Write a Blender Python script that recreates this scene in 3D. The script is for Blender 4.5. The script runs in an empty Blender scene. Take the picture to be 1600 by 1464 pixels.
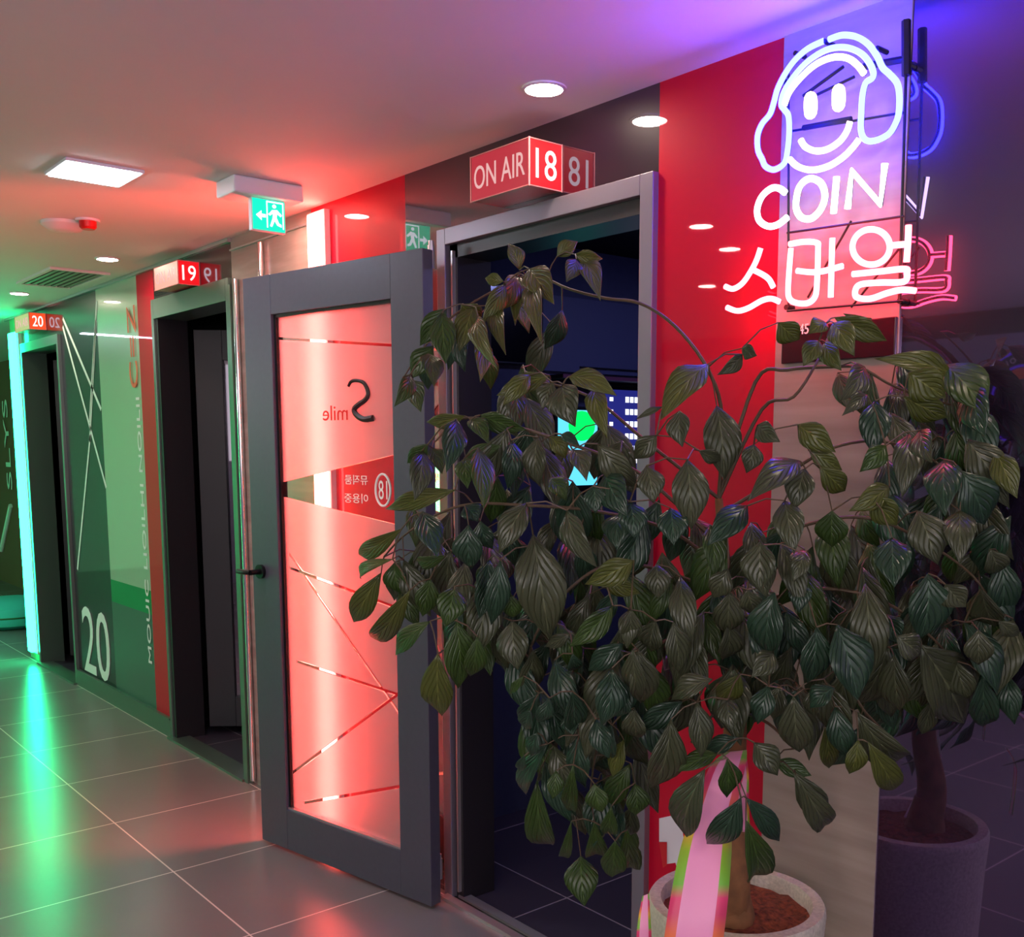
import bpy, math, random
import numpy as np
from mathutils import Vector, Matrix
random.seed(7)
S = bpy.context.scene
COL = S.collection
PI = math.pi

# ------------------------------------------------------------------ camera
FPX, CX, CY = 1599.0, 843.0, 900.0            # focal length and principal point of the (cropped) photograph
YAW, PIT = math.radians(40.5), math.atan2(204, 1599)
CAM = np.array([0.0, -1.934, 1.52])
F0 = np.array([-math.cos(YAW), math.sin(YAW), 0]); RT = np.array([math.sin(YAW), math.cos(YAW), 0]); U0 = np.array([0, 0, 1.0])
FW = F0 * math.cos(PIT) - U0 * math.sin(PIT); UP = U0 * math.cos(PIT) + F0 * math.sin(PIT)
cd = bpy.data.cameras.new('camera'); cam = bpy.data.objects.new('camera', cd); COL.objects.link(cam)
cd.sensor_fit = 'HORIZONTAL'; cd.sensor_width = 36; cd.lens = 36 * FPX / 1600
cd.shift_x = -(CX - 800) / 1600; cd.shift_y = (CY - 732) / 1600
cd.clip_start = 0.05
m = Matrix(((RT[0], UP[0], -FW[0], CAM[0]), (RT[1], UP[1], -FW[1], CAM[1]), (RT[2], UP[2], -FW[2], CAM[2]), (0, 0, 0, 1)))
cam.matrix_world = m
S.camera = cam

# ------------------------------------------------------------------ world, exposure
w = bpy.data.worlds.new('world'); S.world = w; w.use_nodes = True
w.node_tree.nodes['Background'].inputs[0].default_value = (1.0, 0.96, 0.98, 1)
w.node_tree.nodes['Background'].inputs[1].default_value = 1.7
S.view_settings.view_transform = 'Standard'; S.view_settings.look = 'None'
S.view_settings.exposure = 0.75; S.view_settings.gamma = 1; S.view_settings.use_curve_mapping = False
S.cycles.use_denoising = True
S.cycles.max_bounces = 10; S.cycles.diffuse_bounces = 5; S.cycles.glossy_bounces = 5; S.cycles.transmission_bounces = 8
S.cycles.sample_clamp_indirect = 6; S.cycles.blur_glossy = 0.3

# rays through pixels of the 1600x1464 photograph, met with real planes of the place
def ray(x, y): return FW + RT * (x - CX) / FPX - UP * (y - CY) / FPX
def at(x, y, ax, val):
    d = ray(x, y); return Vector(CAM + d * ((val - CAM[ax]) / d[ax]))
def atY(x, y, Y=0.0): return at(x, y, 1, Y)
def atZ(x, y, Z=2.4): return at(x, y, 2, Z)
def atX(x, y, X): return at(x, y, 0, X)
def atD(x, y, depth): return Vector(CAM + ray(x, y) * depth)

# ------------------------------------------------------------------ materials
def lin(c):
    return tuple(((v / 255) / 12.92 if v / 255 <= 0.04045 else ((v / 255 + 0.055) / 1.055) ** 2.4) for v in c)
def newmat(name):
    m = bpy.data.materials.new(name); m.use_nodes = True
    nt = m.node_tree; return m, nt, nt.nodes['Principled BSDF']
def mat(name, rgb, rough=0.5, metal=0.0, spec=0.5, coat=0.0, noise=0.0, nscale=20, bump=0.0, stretch=(1, 1, 1)):
    m, nt, p = newmat(name); c = lin(rgb)
    p.inputs['Base Color'].default_value = (*c, 1); p.inputs['Roughness'].default_value = rough
    p.inputs['Metallic'].default_value = metal; p.inputs['Specular IOR Level'].default_value = spec
    p.inputs['Coat Weight'].default_value = coat; p.inputs['Coat Roughness'].default_value = 0.03
    if noise or bump:
        tc = nt.nodes.new('ShaderNodeTexCoord'); mp = nt.nodes.new('ShaderNodeMapping'); mp.inputs['Scale'].default_value = stretch
        n = nt.nodes.new('ShaderNodeTexNoise'); n.inputs['Scale'].default_value = nscale; n.inputs['Detail'].default_value = 5
        nt.links.new(tc.outputs['Object'], mp.inputs[0]); nt.links.new(mp.outputs[0], n.inputs['Vector'])
        if noise:
            r = nt.nodes.new('ShaderNodeMapRange'); r.inputs[1].default_value = 0.25; r.inputs[2].default_value = 0.75
            r.inputs[3].default_value = 1 - noise; r.inputs[4].default_value = 1 + noise
            mx = nt.nodes.new('ShaderNodeVectorMath'); mx.operation = 'SCALE'; mx.inputs[0].default_value = c
            nt.links.new(n.outputs[0], r.inputs[0]); nt.links.new(r.outputs[0], mx.inputs['Scale']); nt.links.new(mx.outputs[0], p.inputs['Base Color'])
        if bump:
            b = nt.nodes.new('ShaderNodeBump'); b.inputs['Strength'].default_value = bump; b.inputs['Distance'].default_value = 0.01
            nt.links.new(n.outputs[0], b.inputs['Height']); nt.links.new(b.outputs[0], p.inputs['Normal'])
    return m
def emit(name, col, strength):
    m, nt, p = newmat(name); p.inputs['Base Color'].default_value = (0.02, 0.02, 0.02, 1)
    p.inputs['Emission Color'].default_value = (*col, 1); p.inputs['Emission Strength'].default_value = strength
    p.inputs['Roughness'].default_value = 0.4; p.inputs['Specular IOR Level'].default_value = 0.12
    return m
def glassy(name, base, tint, fac, rough=0.02, brough=0.4):
    """back-painted glass: a coloured body under a mirror-like face"""
    m, nt, p = newmat(name)
    p.inputs['Base Color'].default_value = (*lin(base), 1); p.inputs['Roughness'].default_value = brough
    g = nt.nodes.new('ShaderNodeBsdfGlossy'); g.inputs[0].default_value = (*tint, 1); g.inputs['Roughness'].default_value = rough
    lw = nt.nodes.new('ShaderNodeLayerWeight'); lw.inputs[0].default_value = 0.35
    mr = nt.nodes.new('ShaderNodeMapRange'); mr.inputs[3].default_value = fac; mr.inputs[4].default_value = min(1, fac + 0.35)
    mx = nt.nodes.new('ShaderNodeMixShader')
    nt.links.new(lw.outputs['Fresnel'], mr.inputs[0]); nt.links.new(mr.outputs[0], mx.inputs[0])
    nt.links.new(p.outputs[0], mx.inputs[1]); nt.links.new(g.outputs[0], mx.inputs[2])
    nt.links.new(mx.outputs[0], nt.nodes['Material Output'].inputs[0])
    return m

M = {}
M['ceiling'] = mat('ceiling_paint', (222, 218, 212), 0.75, noise=0.015, nscale=3)
M['opposite'] = mat('opposite_wall_paint', (150, 152, 168), 0.6)
M['opp_dark'] = mat('dark_wall_band', (34, 30, 40), 0.5)
M['dark_glass'] = glassy('black_back_painted_glass', (24, 6, 22), (0.92, 0.8, 0.95), 0.15)
M['red_glass'] = glassy('red_back_painted_glass', (196, 0, 44), (1, 0.5, 0.6), 0.03, brough=0.5)
for k_ in ('red_glass', 'dark_glass'): M[k_].node_tree.nodes['Principled BSDF'].inputs['Specular IOR Level'].default_value = 0.12
M['purple_glass'] = glassy('dark_violet_mirror_glass', (14, 4, 32), (0.62, 0.44, 0.92), 0.25)
M['frame'] = mat('charcoal_powder_coated_metal', (84, 80, 95), 0.42, 0.25, noise=0.05, nscale=60)
M['frame_dk'] = mat('dark_anthracite_metal', (44, 40, 46), 0.4, 0.3)
M['alu'] = mat('brushed_aluminium_trim', (190, 185, 192), 0.35, 0.8)
M['chrome'] = mat('polished_chrome', (220, 220, 220), 0.12, 1.0)
M['black'] = mat('matt_black_metal', (14, 13, 15), 0.4, 0.2)
M['blackplastic'] = mat('black_plastic', (20, 20, 22), 0.35)
M['white'] = mat('white_plastic', (225, 222, 226), 0.45)
M['whitevinyl'] = mat('white_vinyl_lettering', (240, 244, 240), 0.5)
M['orangevinyl'] = mat('orange_vinyl_lettering', (236, 92, 50), 0.5)
M['redvinyl'] = mat('red_vinyl_lettering', (200, 12, 24), 0.5)
M['darkvinyl'] = mat('dark_brown_vinyl_lettering', (50, 22, 26), 0.5)
M['roomwall'] = mat('room_fabric_wall', (52, 54, 84), 0.8, noise=0.1, nscale=40)
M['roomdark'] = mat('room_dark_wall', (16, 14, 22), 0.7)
M['leafdoor'] = mat('dark_door_leaf_laminate', (40, 38, 44), 0.45)
M['kick'] = mat('brushed_steel_kick_plate', (105, 120, 112), 0.3, 0.6)
M['redbox'] = emit('red_sign_acrylic_front', (0.42, 0.02, 0.036), 0.7)
M['redbox_lit'] = emit('red_sign_acrylic_lit', (0.86, 0.0, 0.01), 0.8)
M['redbox_dim'] = mat('red_sign_acrylic', (170, 12, 22), 0.25)
M['boxedge'] = mat('pale_sign_edge', (235, 150, 150), 0.4)
M['letter_lit'] = emit('white_letters_lit', (1, 0.88, 0.88), 1.2)
M['letter_dim'] = emit('white_letters_dim', (0.62, 0.34, 0.33), 0.8)
M['brown'] = mat('tan_brown_wall_paint', (120, 72, 48), 0.6)
M['trunk'] = mat('tan_bark', (128, 84, 52), 0.8, noise=0.35, nscale=30, bump=0.5)
M['stem'] = mat('green_brown_twig', (84, 66, 48), 0.6, noise=0.2, nscale=60)
M['soil'] = mat('reddish_bark_soil', (128, 66, 40), 0.95, noise=0.7, nscale=90, bump=1.0)
M['pot'] = mat('speckled_cream_terrazzo_pot', (196, 186, 172), 0.55, noise=0.22, nscale=140, bump=0.25)
M['refl_wall_paint'] = glassy('gloss_panel_painted_wall_reflection', (176, 200, 172), (1, 1, 1), 0.25, brough=.3)  # pale tone painted as the reflected wall across the hall
M['greenpaint'] = mat('pale_green_panel', (90, 190, 130), .4)
M['refl_skirting_paint'] = mat('painted_skirting_reflection', (20, 150, 80), .2)  # reflection of a green-lit skirting put into the colour
M['refl_floor_paint'] = mat('painted_floor_reflection', (70, 108, 92), .2)  # reflection of the floor put into the colour
M['tealcushion'] = mat('teal_cushion_fabric', (60, 190, 180), 0.8)
M['greenseat'] = mat('dark_green_seat', (20, 90, 40), 0.6)

def stone():
    m, nt, p = newmat('taupe_stone_with_horizontal_bands')
    tc = nt.nodes.new('ShaderNodeTexCoord'); sp = nt.nodes.new('ShaderNodeSeparateXYZ')
    nt.links.new(tc.outputs['Object'], sp.inputs[0])
    mp = nt.nodes.new('ShaderNodeMapping'); mp.inputs['Scale'].default_value = (0.9, 0.9, 9)
    n = nt.nodes.new('ShaderNodeTexNoise'); n.inputs['Scale'].default_value = 2.2; n.inputs['Detail'].default_value = 6
    nt.links.new(tc.outputs['Object'], mp.inputs[0]); nt.links.new(mp.outputs[0], n.inputs['Vector'])
    r = nt.nodes.new('ShaderNodeValToRGB'); e = r.color_ramp.elements
    e[0].position = 0.3; e[0].color = (*lin((146, 126, 120)), 1); e[1].position = 0.7; e[1].color = (*lin((176, 156, 148)), 1)
    nt.links.new(n.outputs[0], r.inputs[0]); nt.links.new(r.outputs[0], p.inputs['Base Color'])
    p.inputs['Roughness'].default_value = 0.22
    return m
M['stone'] = stone()

TX, TY, TS = -3.527, -0.652, 0.63
def tiles(name, x0, y0, c1, grout, rough):
    m, nt, p = newmat(name)
    tc = nt.nodes.new('ShaderNodeTexCoord'); mp = nt.nodes.new('ShaderNodeMapping')
    mp.inputs['Location'].default_value = (-x0 / TS, -y0 / TS, 0); mp.inputs['Scale'].default_value = (1 / TS, 1 / TS, 1)
    nt.links.new(tc.outputs['Object'], mp.inputs[0])
    fr = nt.nodes.new('ShaderNodeVectorMath'); fr.operation = 'FRACTION'; nt.links.new(mp.outputs[0], fr.inputs[0])
    sb = nt.nodes.new('ShaderNodeVectorMath'); sb.operation = 'SUBTRACT'; sb.inputs[1].default_value = (0.5, 0.5, 0.5); nt.links.new(fr.outputs[0], sb.inputs[0])
    ab = nt.nodes.new('ShaderNodeVectorMath'); ab.operation = 'ABSOLUTE'; nt.links.new(sb.outputs[0], ab.inputs[0])
    sx = nt.nodes.new('ShaderNodeSeparateXYZ'); nt.links.new(ab.outputs[0], sx.inputs[0])
    mxm = nt.nodes.new('ShaderNodeMath'); mxm.operation = 'MAXIMUM'; nt.links.new(sx.outputs[0], mxm.inputs[0]); nt.links.new(sx.outputs[1], mxm.inputs[1])
    gt = nt.nodes.new('ShaderNodeMath'); gt.operation = 'GREATER_THAN'; gt.inputs[1].default_value = 0.5 - 0.0028 / TS; nt.links.new(mxm.outputs[0], gt.inputs[0])
    n = nt.nodes.new('ShaderNodeTexNoise'); n.inputs['Scale'].default_value = 3.5; n.inputs['Detail'].default_value = 8; n.inputs['Roughness'].default_value = 0.65
    nt.links.new(tc.outputs['Object'], n.inputs['Vector'])
    r = nt.nodes.new('ShaderNodeValToRGB'); e = r.color_ramp.elements
    a = lin(c1); e[0].position = 0.3; e[0].color = (*[v * 0.97 for v in a], 1); e[1].position = 0.7; e[1].color = (*[v * 1.03 for v in a], 1)
    nt.links.new(n.outputs[0], r.inputs[0])
    mx = nt.nodes.new('ShaderNodeMixRGB'); nt.links.new(gt.outputs[0], mx.inputs[0]); nt.links.new(r.outputs[0], mx.inputs[1]); mx.inputs[2].default_value = (*lin(grout), 1)
    nt.links.new(mx.outputs[0], p.inputs['Base Color'])
    rr = nt.nodes.new('ShaderNodeMapRange'); rr.inputs[3].default_value = rough * 0.97; rr.inputs[4].default_value = rough * 1.03
    nt.links.new(n.outputs[0], rr.inputs[0]); nt.links.new(rr.outputs[0], p.inputs['Roughness'])
    return m
M['floor'] = tiles('grey_porcelain_floor_tiles', TX, TY, (118, 112, 114), (215, 198, 194), 0.25)
M['roomfloor'] = tiles('room_dark_floor_tiles', -2.45, 0.28, (58, 52, 66), (150, 140, 150), 0.3)

# light-giving materials
M['downlight'] = emit('warm_white_downlight_lens', (1, 0.80, 0.62), 85)
M['panel'] = emit('cool_white_panel_lens', (0.80, 0.90, 1.0), 26)
M['globe'] = emit('pinkish_white_fill_globe', (1, 0.84, 0.84), 22)
M['red_led'] = emit('red_led_tube_glow', (1, 0.07, 0.055), 33)
M['green_led'] = emit('green_led_tube_glow', (0.008, 1, 0.32), 22)
M['green_fill'] = emit('added_green_fill_glow', (0.02, 1, 0.3), 16)  # for the added green strips out of view
M['neon_blue'] = emit('blue_neon', (0.008, 0.010, 1), 60)
M['neon_white'] = emit('white_neon', (0.85, 0.82, 1), 4.5)
M['neon_yellow'] = emit('warm_yellow_neon', (1, 0.62, 0.18), 5)
M['neon_pink'] = emit('warm_white_neon', (1, 0.74, 0.85), 4)
M['neon_red'] = emit('red_neon', (1, 0.04, 0.06), 20)
M['exit_green'] = emit('exit_sign_green', (0.0, 0.5, 0.24), 1.7)
M['exit_white'] = emit('exit_sign_white', (0.8, 1, 0.95), 1.6)
M['scr_blue'] = emit('screen_dark_blue', (0.01, 0.012, 0.12), 1.0)
M['scr_white'] = emit('screen_white_text', (0.8, 0.85, 1), 1.3)
M['scr_cyan'] = emit('screen_cyan', (0.12, 0.65, 1), 0.8)
M['scr_green'] = emit('screen_bright_green', (0.0, 1, 0.12), 0.8)

# ------------------------------------------------------------------ mesh helpers
class MB:
    def __init__(s): s.v = []; s.f = []; s.mi = []; s.smooth = []
    def add(s, vs, fs, mi=0, smooth=False):
        o = len(s.v); s.v += [tuple(v) for v in vs]; s.f += [tuple(i + o for i in f) for f in fs]; s.mi += [mi] * len(fs); s.smooth += [smooth] * len(fs)
        return s
    def box(s, x0, x1, y0, y1, z0, z1, mi=0, M4=None):
        vs = [Vector((x, y, z)) for z in (z0, z1) for y in (y0, y1) for x in (x0, x1)]
        if M4 is not None: vs = [M4 @ v for v in vs]
        return s.add(vs, [(0, 2, 3, 1), (4, 5, 7, 6), (0, 1, 5, 4), (2, 6, 7, 3), (0, 4, 6, 2), (1, 3, 7, 5)], mi)
    def prism(s, poly, axis, a, b, mi=0, M4=None):
        """outline of (u, w) points swept from a to b along axis (0 x: u=y,w=z; 1 y: u=x,w=z; 2 z: u=x,w=y)"""
        n = len(poly); vs = []
        for t in (a, b):
            for u, w_ in poly:
                vs.append(Vector({0: (t, u, w_), 1: (u, t, w_), 2: (u, w_, t)}[axis]))
        if M4 is not None: vs = [M4 @ v for v in vs]
        fs = [tuple(range(n))[::-1], tuple(range(n, 2 * n))] + [(i, (i + 1) % n, n + (i + 1) % n, n + i) for i in range(n)]
        return s.add(vs, fs, mi)
    def tube(s, pts, r, n=8, mi=0, closed=False, caps=True):
        P = [Vector(p) for p in pts]; k = len(P)
        if k < 2: return s
        rr = r if isinstance(r, (list, tuple)) else [r] * k
        vs = []; up = None
        for i, p in enumerate(P):
            if closed: t = P[(i + 1) % k] - P[i - 1]
            else: t = P[min(i + 1, k - 1)] - P[max(i - 1, 0)]
            if t.length < 1e-9: t = Vector((0, 0, 1))
            t.normalize()
            if up is None:
                up = Vector((0, 1, 0)) if abs(t.y) < 0.9 else Vector((1, 0, 0))
            a = (up - t * up.dot(t))
            if a.length < 1e-6: a = t.orthogonal()
            a.normalize(); b = t.cross(a); up = a
            for j in range(n):
                q = 2 * PI * j / n; vs.append(p + (a * math.cos(q) + b * math.sin(q)) * rr[i])
        fs = []
        for i in range(k if closed else k - 1):
            i2 = (i + 1) % k
            for j in range(n):
                j2 = (j + 1) % n; fs.append((i * n + j, i * n + j2, i2 * n + j2, i2 * n + j))
        if caps and not closed: fs += [tuple(range(n))[::-1], tuple((k - 1) * n + j for j in range(n))]
        return s.add(vs, fs, mi, True)
    def lathe(s, prof, c, n=48, mi=0, cap0=True, cap1=True):
        vs = []; k = len(prof)
        for r, z in prof:
            for j in range(n):
                q = 2 * PI * j / n; vs.append((c[0] + r * math.cos(q), c[1] + r * math.sin(q), c[2] + z))
        fs = [(i * n + j, i * n + (j + 1) % n, (i + 1) * n + (j + 1) % n, (i + 1) * n + j) for i in range(k - 1) for j in range(n)]
        if cap0: fs.append(tuple(range(n))[::-1])
        if cap1: fs.append(tuple((k - 1) * n + j for j in range(n)))
        return s.add(vs, fs, mi, True)
    def build(s, name, mats, parent=None, origin=None, bevel=0.0):
        me = bpy.data.meshes.new(name)
        o3 = Vector(origin) if origin is not None else Vector((0, 0, 0))
        me.from_pydata([Vector(v) - o3 for v in s.v], [], s.f)
        for mm in (mats if isinstance(mats, (list, tuple)) else [mats]): me.materials.append(M[mm] if isinstance(mm, str) else mm)
        me.polygons.foreach_set('material_index', s.mi); me.polygons.foreach_set('use_smooth', s.smooth); me.update()
        o = bpy.data.objects.new(name, me); COL.objects.link(o); o.location = o3
        if parent is not None: o.parent = parent; o.location = o3 - PL[parent.name]
        PL[o.name] = o3
        if bevel:
            b = o.modifiers.new('bevel', 'BEVEL'); b.width = bevel; b.segments = 2; b.limit_method = 'ANGLE'
        if any(s.smooth):
            try: me.set_sharp_from_angle(angle=math.radians(40))
            except Exception: pass
        return o
PL = {}                                       # world place of every parent
def thing(name, label, cat, loc=(0, 0, 0), group=None, kind=None):
    o = bpy.data.objects.new(name, None); COL.objects.link(o); o.location = loc; PL[o.name] = Vector(loc)
    o.empty_display_size = 0.1
    tag(o, label, cat, group, kind); return o
def tag(o, label=None, cat=None, group=None, kind=None):
    if label: o['label'] = label
    if cat: o['category'] = cat
    if group: o['group'] = group
    if kind: o['kind'] = kind
    return o
_font_cache = {}
def text_verts(s, size, extrude=0.001):
    cu = bpy.data.curves.new('txt', 'FONT'); cu.body = s; cu.size = size; cu.extrude = extrude; cu.align_x = 'CENTER'; cu.align_y = 'CENTER'; cu.resolution_u = 4
    ob = bpy.data.objects.new('txt', cu); COL.objects.link(ob)
    dg = bpy.context.evaluated_depsgraph_get(); me = ob.evaluated_get(dg).to_mesh()
    vs = [v.co.copy() for v in me.vertices]; fs = [tuple(p.vertices) for p in me.polygons]
    ob.evaluated_get(dg).to_mesh_clear(); bpy.data.objects.remove(ob); bpy.data.curves.remove(cu)
    return vs, fs
def add_text(mb, s, size, origin, xdir, ydir, extrude=0.001, mi=0, sx=1.0, width=None, height=None):
    vs, fs = text_verts(s, size, extrude)
    if not vs: return mb
    x0 = min(v.x for v in vs); x1 = max(v.x for v in vs); y0 = min(v.y for v in vs); y1 = max(v.y for v in vs)
    kx = (width / (x1 - x0)) if width else sx; ky = (height / (y1 - y0)) if height else 1
    xd, yd = Vector(xdir).normalized(), Vector(ydir).normalized(); nd = xd.cross(yd); o = Vector(origin)
    vs = [o + xd * (v.x - (x0 + x1) / 2) * kx + yd * (v.y - (y0 + y1) / 2) * ky + nd * v.z for v in vs]
    return mb.add(vs, fs, mi)
def spline(pts, sub=6, closed=False):
    P = [Vector(p) for p in pts]; out = []; n = len(P)
    rng = range(n if closed else n - 1)
    for i in rng:
        p0 = P[(i - 1) % n] if closed or i > 0 else P[0]; p1 = P[i]; p2 = P[(i + 1) % n]; p3 = P[(i + 2) % n] if closed or i + 2 < n else P[n - 1]
        for k in range(sub):
            t = k / sub; t2 = t * t; t3 = t2 * t
            out.append(0.5 * ((2 * p1) + (p2 - p0) * t + (2 * p0 - 5 * p1 + 4 * p2 - p3) * t2 + (3 * p1 - p0 - 3 * p2 + p3) * t3))
    if not closed: out.append(P[-1])
    return out

# ================================================================== THE SETTING
H = 2.4; YB = -4.77; XL, XR = -13.0, 3.2
tag(MB().box(XL, XR, YB, 0.0, -0.1, 0.0).box(XL, -7.96, 0.0, 0.9, -0.1, 0.0).build('floor', 'floor'), kind='structure')
tag(MB().box(XL, XR, YB - .1, 2.7, H, H + 0.1).build('ceiling', 'ceiling'), kind='structure')
wb = thing('wall_back', 'blue grey wall on the far side of the hall', 'wall', (0, YB, 0), kind='structure')
MB().box(XL, -1.4, YB - .1, YB, 0, H - 0.16).build('wall_surface', 'opposite', wb)
MB().box(XL, -1.4, YB - .1, YB, H - 0.16, H).build('dark_band', 'opp_dark', wb)
tag(MB().box(XR, XR + .1, YB, 2.7, 0, 1.35).build('wall_right', 'opposite'), kind='structure')  # unseen end wall, kept low so world light enters above it
MB().box(-1.4, XR, YB - .1, YB, 0, 1.35).build('added_parapet', 'opposite', wb)  # low wall added out of view to keep light off the lower parts
tag(MB().box(XL - .1, XL, YB, 2.7, 0, H).build('wall_left', mat('pale_mint_wall_paint', (190, 214, 196), .5)), kind='structure')

XG0, XG1 = -7.913, -7.655     # green light strip
XD20 = (-7.655, -6.80); XP20 = (-6.80, -6.10); XS20 = (-6.10, -5.455); XR1 = (-5.455, -5.215)
XD19 = (-5.215, -4.30); XP1 = (-4.30, -3.585); XL1 = (-3.585, -3.44); XR2 = (-3.44, -2.945); XK = (-2.945, -2.741)
XD18 = (-2.741, -1.811); XR3 = (-1.811, -1.442); XP2 = (-1.442, -1.140); XM = (-1.140, -0.80)
T = 0.12
wf = thing('wall_front', 'long wall of glossy panels, stone pillars and door openings', 'wall', (-4, 0, 0), kind='structure')
def panel(name, x, z, m, y0=0.0, t=T, parent=wf): return MB().box(x[0], x[1], y0, y0 + t, z[0], z[1]).build(name, m, parent, origin=((x[0] + x[1]) / 2, y0, z[0]))
panel('brown_panel', (XL, -7.9), (0, H), 'brown', 0.9)
MB().box(-7.96, -7.9, T, 0.9, 0, H).build('return_wall', 'brown', wf)
panel('strip_surround', (-7.96, XG1), (0, H), 'greenpaint')
panel('header_panel', (XG1, XD20[1]), (2.2, H), 'dark_glass')
# glass panel beside room 20: dark glass with white line artwork
panel('dark_glass_panel', XP20, (0.1, H), 'dark_glass')
panel('panel_reflected_wall', XS20, (0.75, H), 'refl_wall_paint', 0)  # three tones paint the hall's reflection into one glossy panel
panel('panel_reflected_skirting', XS20, (0.62, 0.75), 'refl_skirting_paint', 0)
panel('panel_reflected_floor', XS20, (0.1, 0.62), 'refl_floor_paint', 0)
panel('red_panel', XR1, (0.1, H), 'red_glass', 0)
panel('header_panel', XD19, (2.235, H), 'dark_glass')
panel('stone_pillar', XP1, (0, H), 'stone', 0)
panel('strip_backing', XL1, (0, H), 'red_glass', 0)
panel('red_panel', XR2, (0, H), 'red_glass')
panel('dark_glass_panel', XK, (0, H), 'dark_glass')
panel('header_panel', XD18, (2.19, H), 'dark_glass')
panel('red_panel', XR3, (0, H), 'red_glass')
panel('stone_pillar', XP2, (0, H), 'stone', -0.004)
panel('mirror_glass_panel', (XP2[1], XR), (0, H), 'purple_glass')
tag(MB().box(XP20[0], XD19[0], -0.02, 0.1, 0, 0.1).box(XP20[0], XD19[0], -0.024, -0.018, 0.096, 0.104).build('baseboard_front', 'kick'), kind='structure')
tag(MB().box(-8.05, XP1[0], -0.016, 0.0, H - 0.016, H - 0.001).build('trim_1', 'alu'), kind='structure')
# pillar edge trims
tag(MB().tube([(-4.235, -0.016, 0.02), (-4.235, -0.016, 2.22)], 0.013, 12).build('trim_3', 'chrome'), kind='structure')
tag(MB().box(-4.30, -4.262, -0.03, 0.0, 0, 2.2).build('trim_4', 'kick'), kind='structure')
tag(MB().tube([(-3.99, -0.014, 0.02), (-3.99, -0.014, 2.335)], 0.012, 12).build('trim_5', 'chrome'), kind='structure')
tag(MB().box(XP1[0], XP1[1], -0.008, 0.0, 2.345, 2.352).build('trim_6', 'alu'), kind='structure')

# rooms behind the doors
def room(name, x0, x1, depth, wm, fm):
    r = thing(name, 'dark karaoke room behind the doorway', 'room', (x0, T, 0), kind='structure')
    MB().box(x0 - .05, x0, T, depth, 0, H).build('side_wall', wm, r)
    MB().box(x1, x1 + .05, T, depth, 0, H).build('side_wall', wm, r)
    MB().box(x0 - .05, x1 + .05, depth, depth + .05, 0, H).build('rear_wall', wm, r)
    MB().box(x0, x1, 0, depth, -0.1, -0.0).build('room_floor', fm, r)
    MB().box(x0, x1, T, depth, 2.32, 2.34).build('room_ceiling', 'roomdark', r)
    return r
room('wall_room', -3.2, -1.2, 2.3, 'roomwall', 'roomfloor')
room('wall_room', -5.5, -3.7, 2.0, 'roomdark', 'roomfloor')
room('wall_room', -7.9, -6.4, 2.0, 'roomdark', 'roomfloor')

# ---- doorways
def doorway(n, x0, x1, z1, label, fw=0.035, mat_='frame', lintel=0.06, depth=0.14):
    d = thing('door_%d' % n, label, 'door', ((x0 + x1) / 2, 0, 0), kind='structure')
    MB().box(x0, x0 + fw, -0.02, depth, 0, z1).box(x1 - fw, x1, -0.02, depth, 0, z1).box(x0 + fw, x1 - fw, -0.02, depth, z1 - lintel, z1).build('door_frame', mat_, d, bevel=0.002)
    return d
# door 1: room 18 with the open leaf
fr_col = mat('lilac_grey_aluminium_frame', (132, 122, 138), 0.38, 0.5); M['frame_lt'] = fr_col
d1 = doorway(1, XD18[0], XD18[1], 2.19, 'charcoal doorway of room 18 with its glazed leaf swung open', 0.045, 'frame_lt', 0.05, 0.02)
MB().box(XD18[0] + .045, XD18[0] + .085, 0.0, 0.13, 0.0, 2.14).box(XD18[1] - .055, XD18[1] - .045, 0, .13, 0, 2.14).box(XD18[0] + .045, XD18[1] - .045, 0.0, 0.13, 2.10, 2.14).build('door_stop', 'frame_dk', d1)
MB().box(-2.676, -2.668, -0.012, 0.0, 0.03, 2.12).build('light_edge', 'alu', d1)
MB().box(XD18[0] + .02, XD18[1], -0.05, -0.02, 0, 0.012).box(XD18[0] + .06, XD18[1], -0.005, 0.03, 0, 0.014).build('threshold', 'alu', d1)
MB().box(XD18[0] + .02, XD18[1], -0.02, -0.005, 0, 0.006).build('threshold_gasket', 'black', d1)
# leaf in its own frame: u from the hinge edge, n towards the corridor, z up
A = Vector((-3.5775, -0.2857, 0)); B = Vector((-2.6692, -0.1228, 0)); LW = (A - B).length
ud = (A - B).normalized(); nd = Vector((ud.y, -ud.x, 0)); nd = nd if nd.y < 0 else -nd
LM = Matrix(((ud.x, nd.x, 0, B.x), (ud.y, nd.y, 0, B.y), (0, 0, 1, 0), (0, 0, 0, 1)))
leaf = MB()
u0, u1, g0, g1 = 0.145, 0.763, 0.168, 1.977
leaf.box(0, u0, -0.045, 0, 0.012, 2.115, 0, LM).box(u1, LW, -0.045, 0, 0.012, 2.115, 0, LM)
leaf.box(u0, u1, -0.045, -0.0004, g1, 2.115, 0, LM).box(u0, u1, -0.045, -0.0004, 0.012, g0, 0, LM)
lf = leaf.build('door_leaf', 'frame', d1, bevel=0.002)
MB().box(u0, u0 + .008, -0.04, -0.012, g0, g1, 0, LM).box(u1 - .012, u1, -0.04, -0.012, g0, g1, 0, LM).box(u0, u1, -0.04, -0.012, g1 - .01, g1, 0, LM).build('glazing_bead', 'black', lf)
MB().box(u0, u1, -0.04, -0.006, g0, g0 + .007, 0, LM).build('glazing_bead', 'alu', lf)
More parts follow.
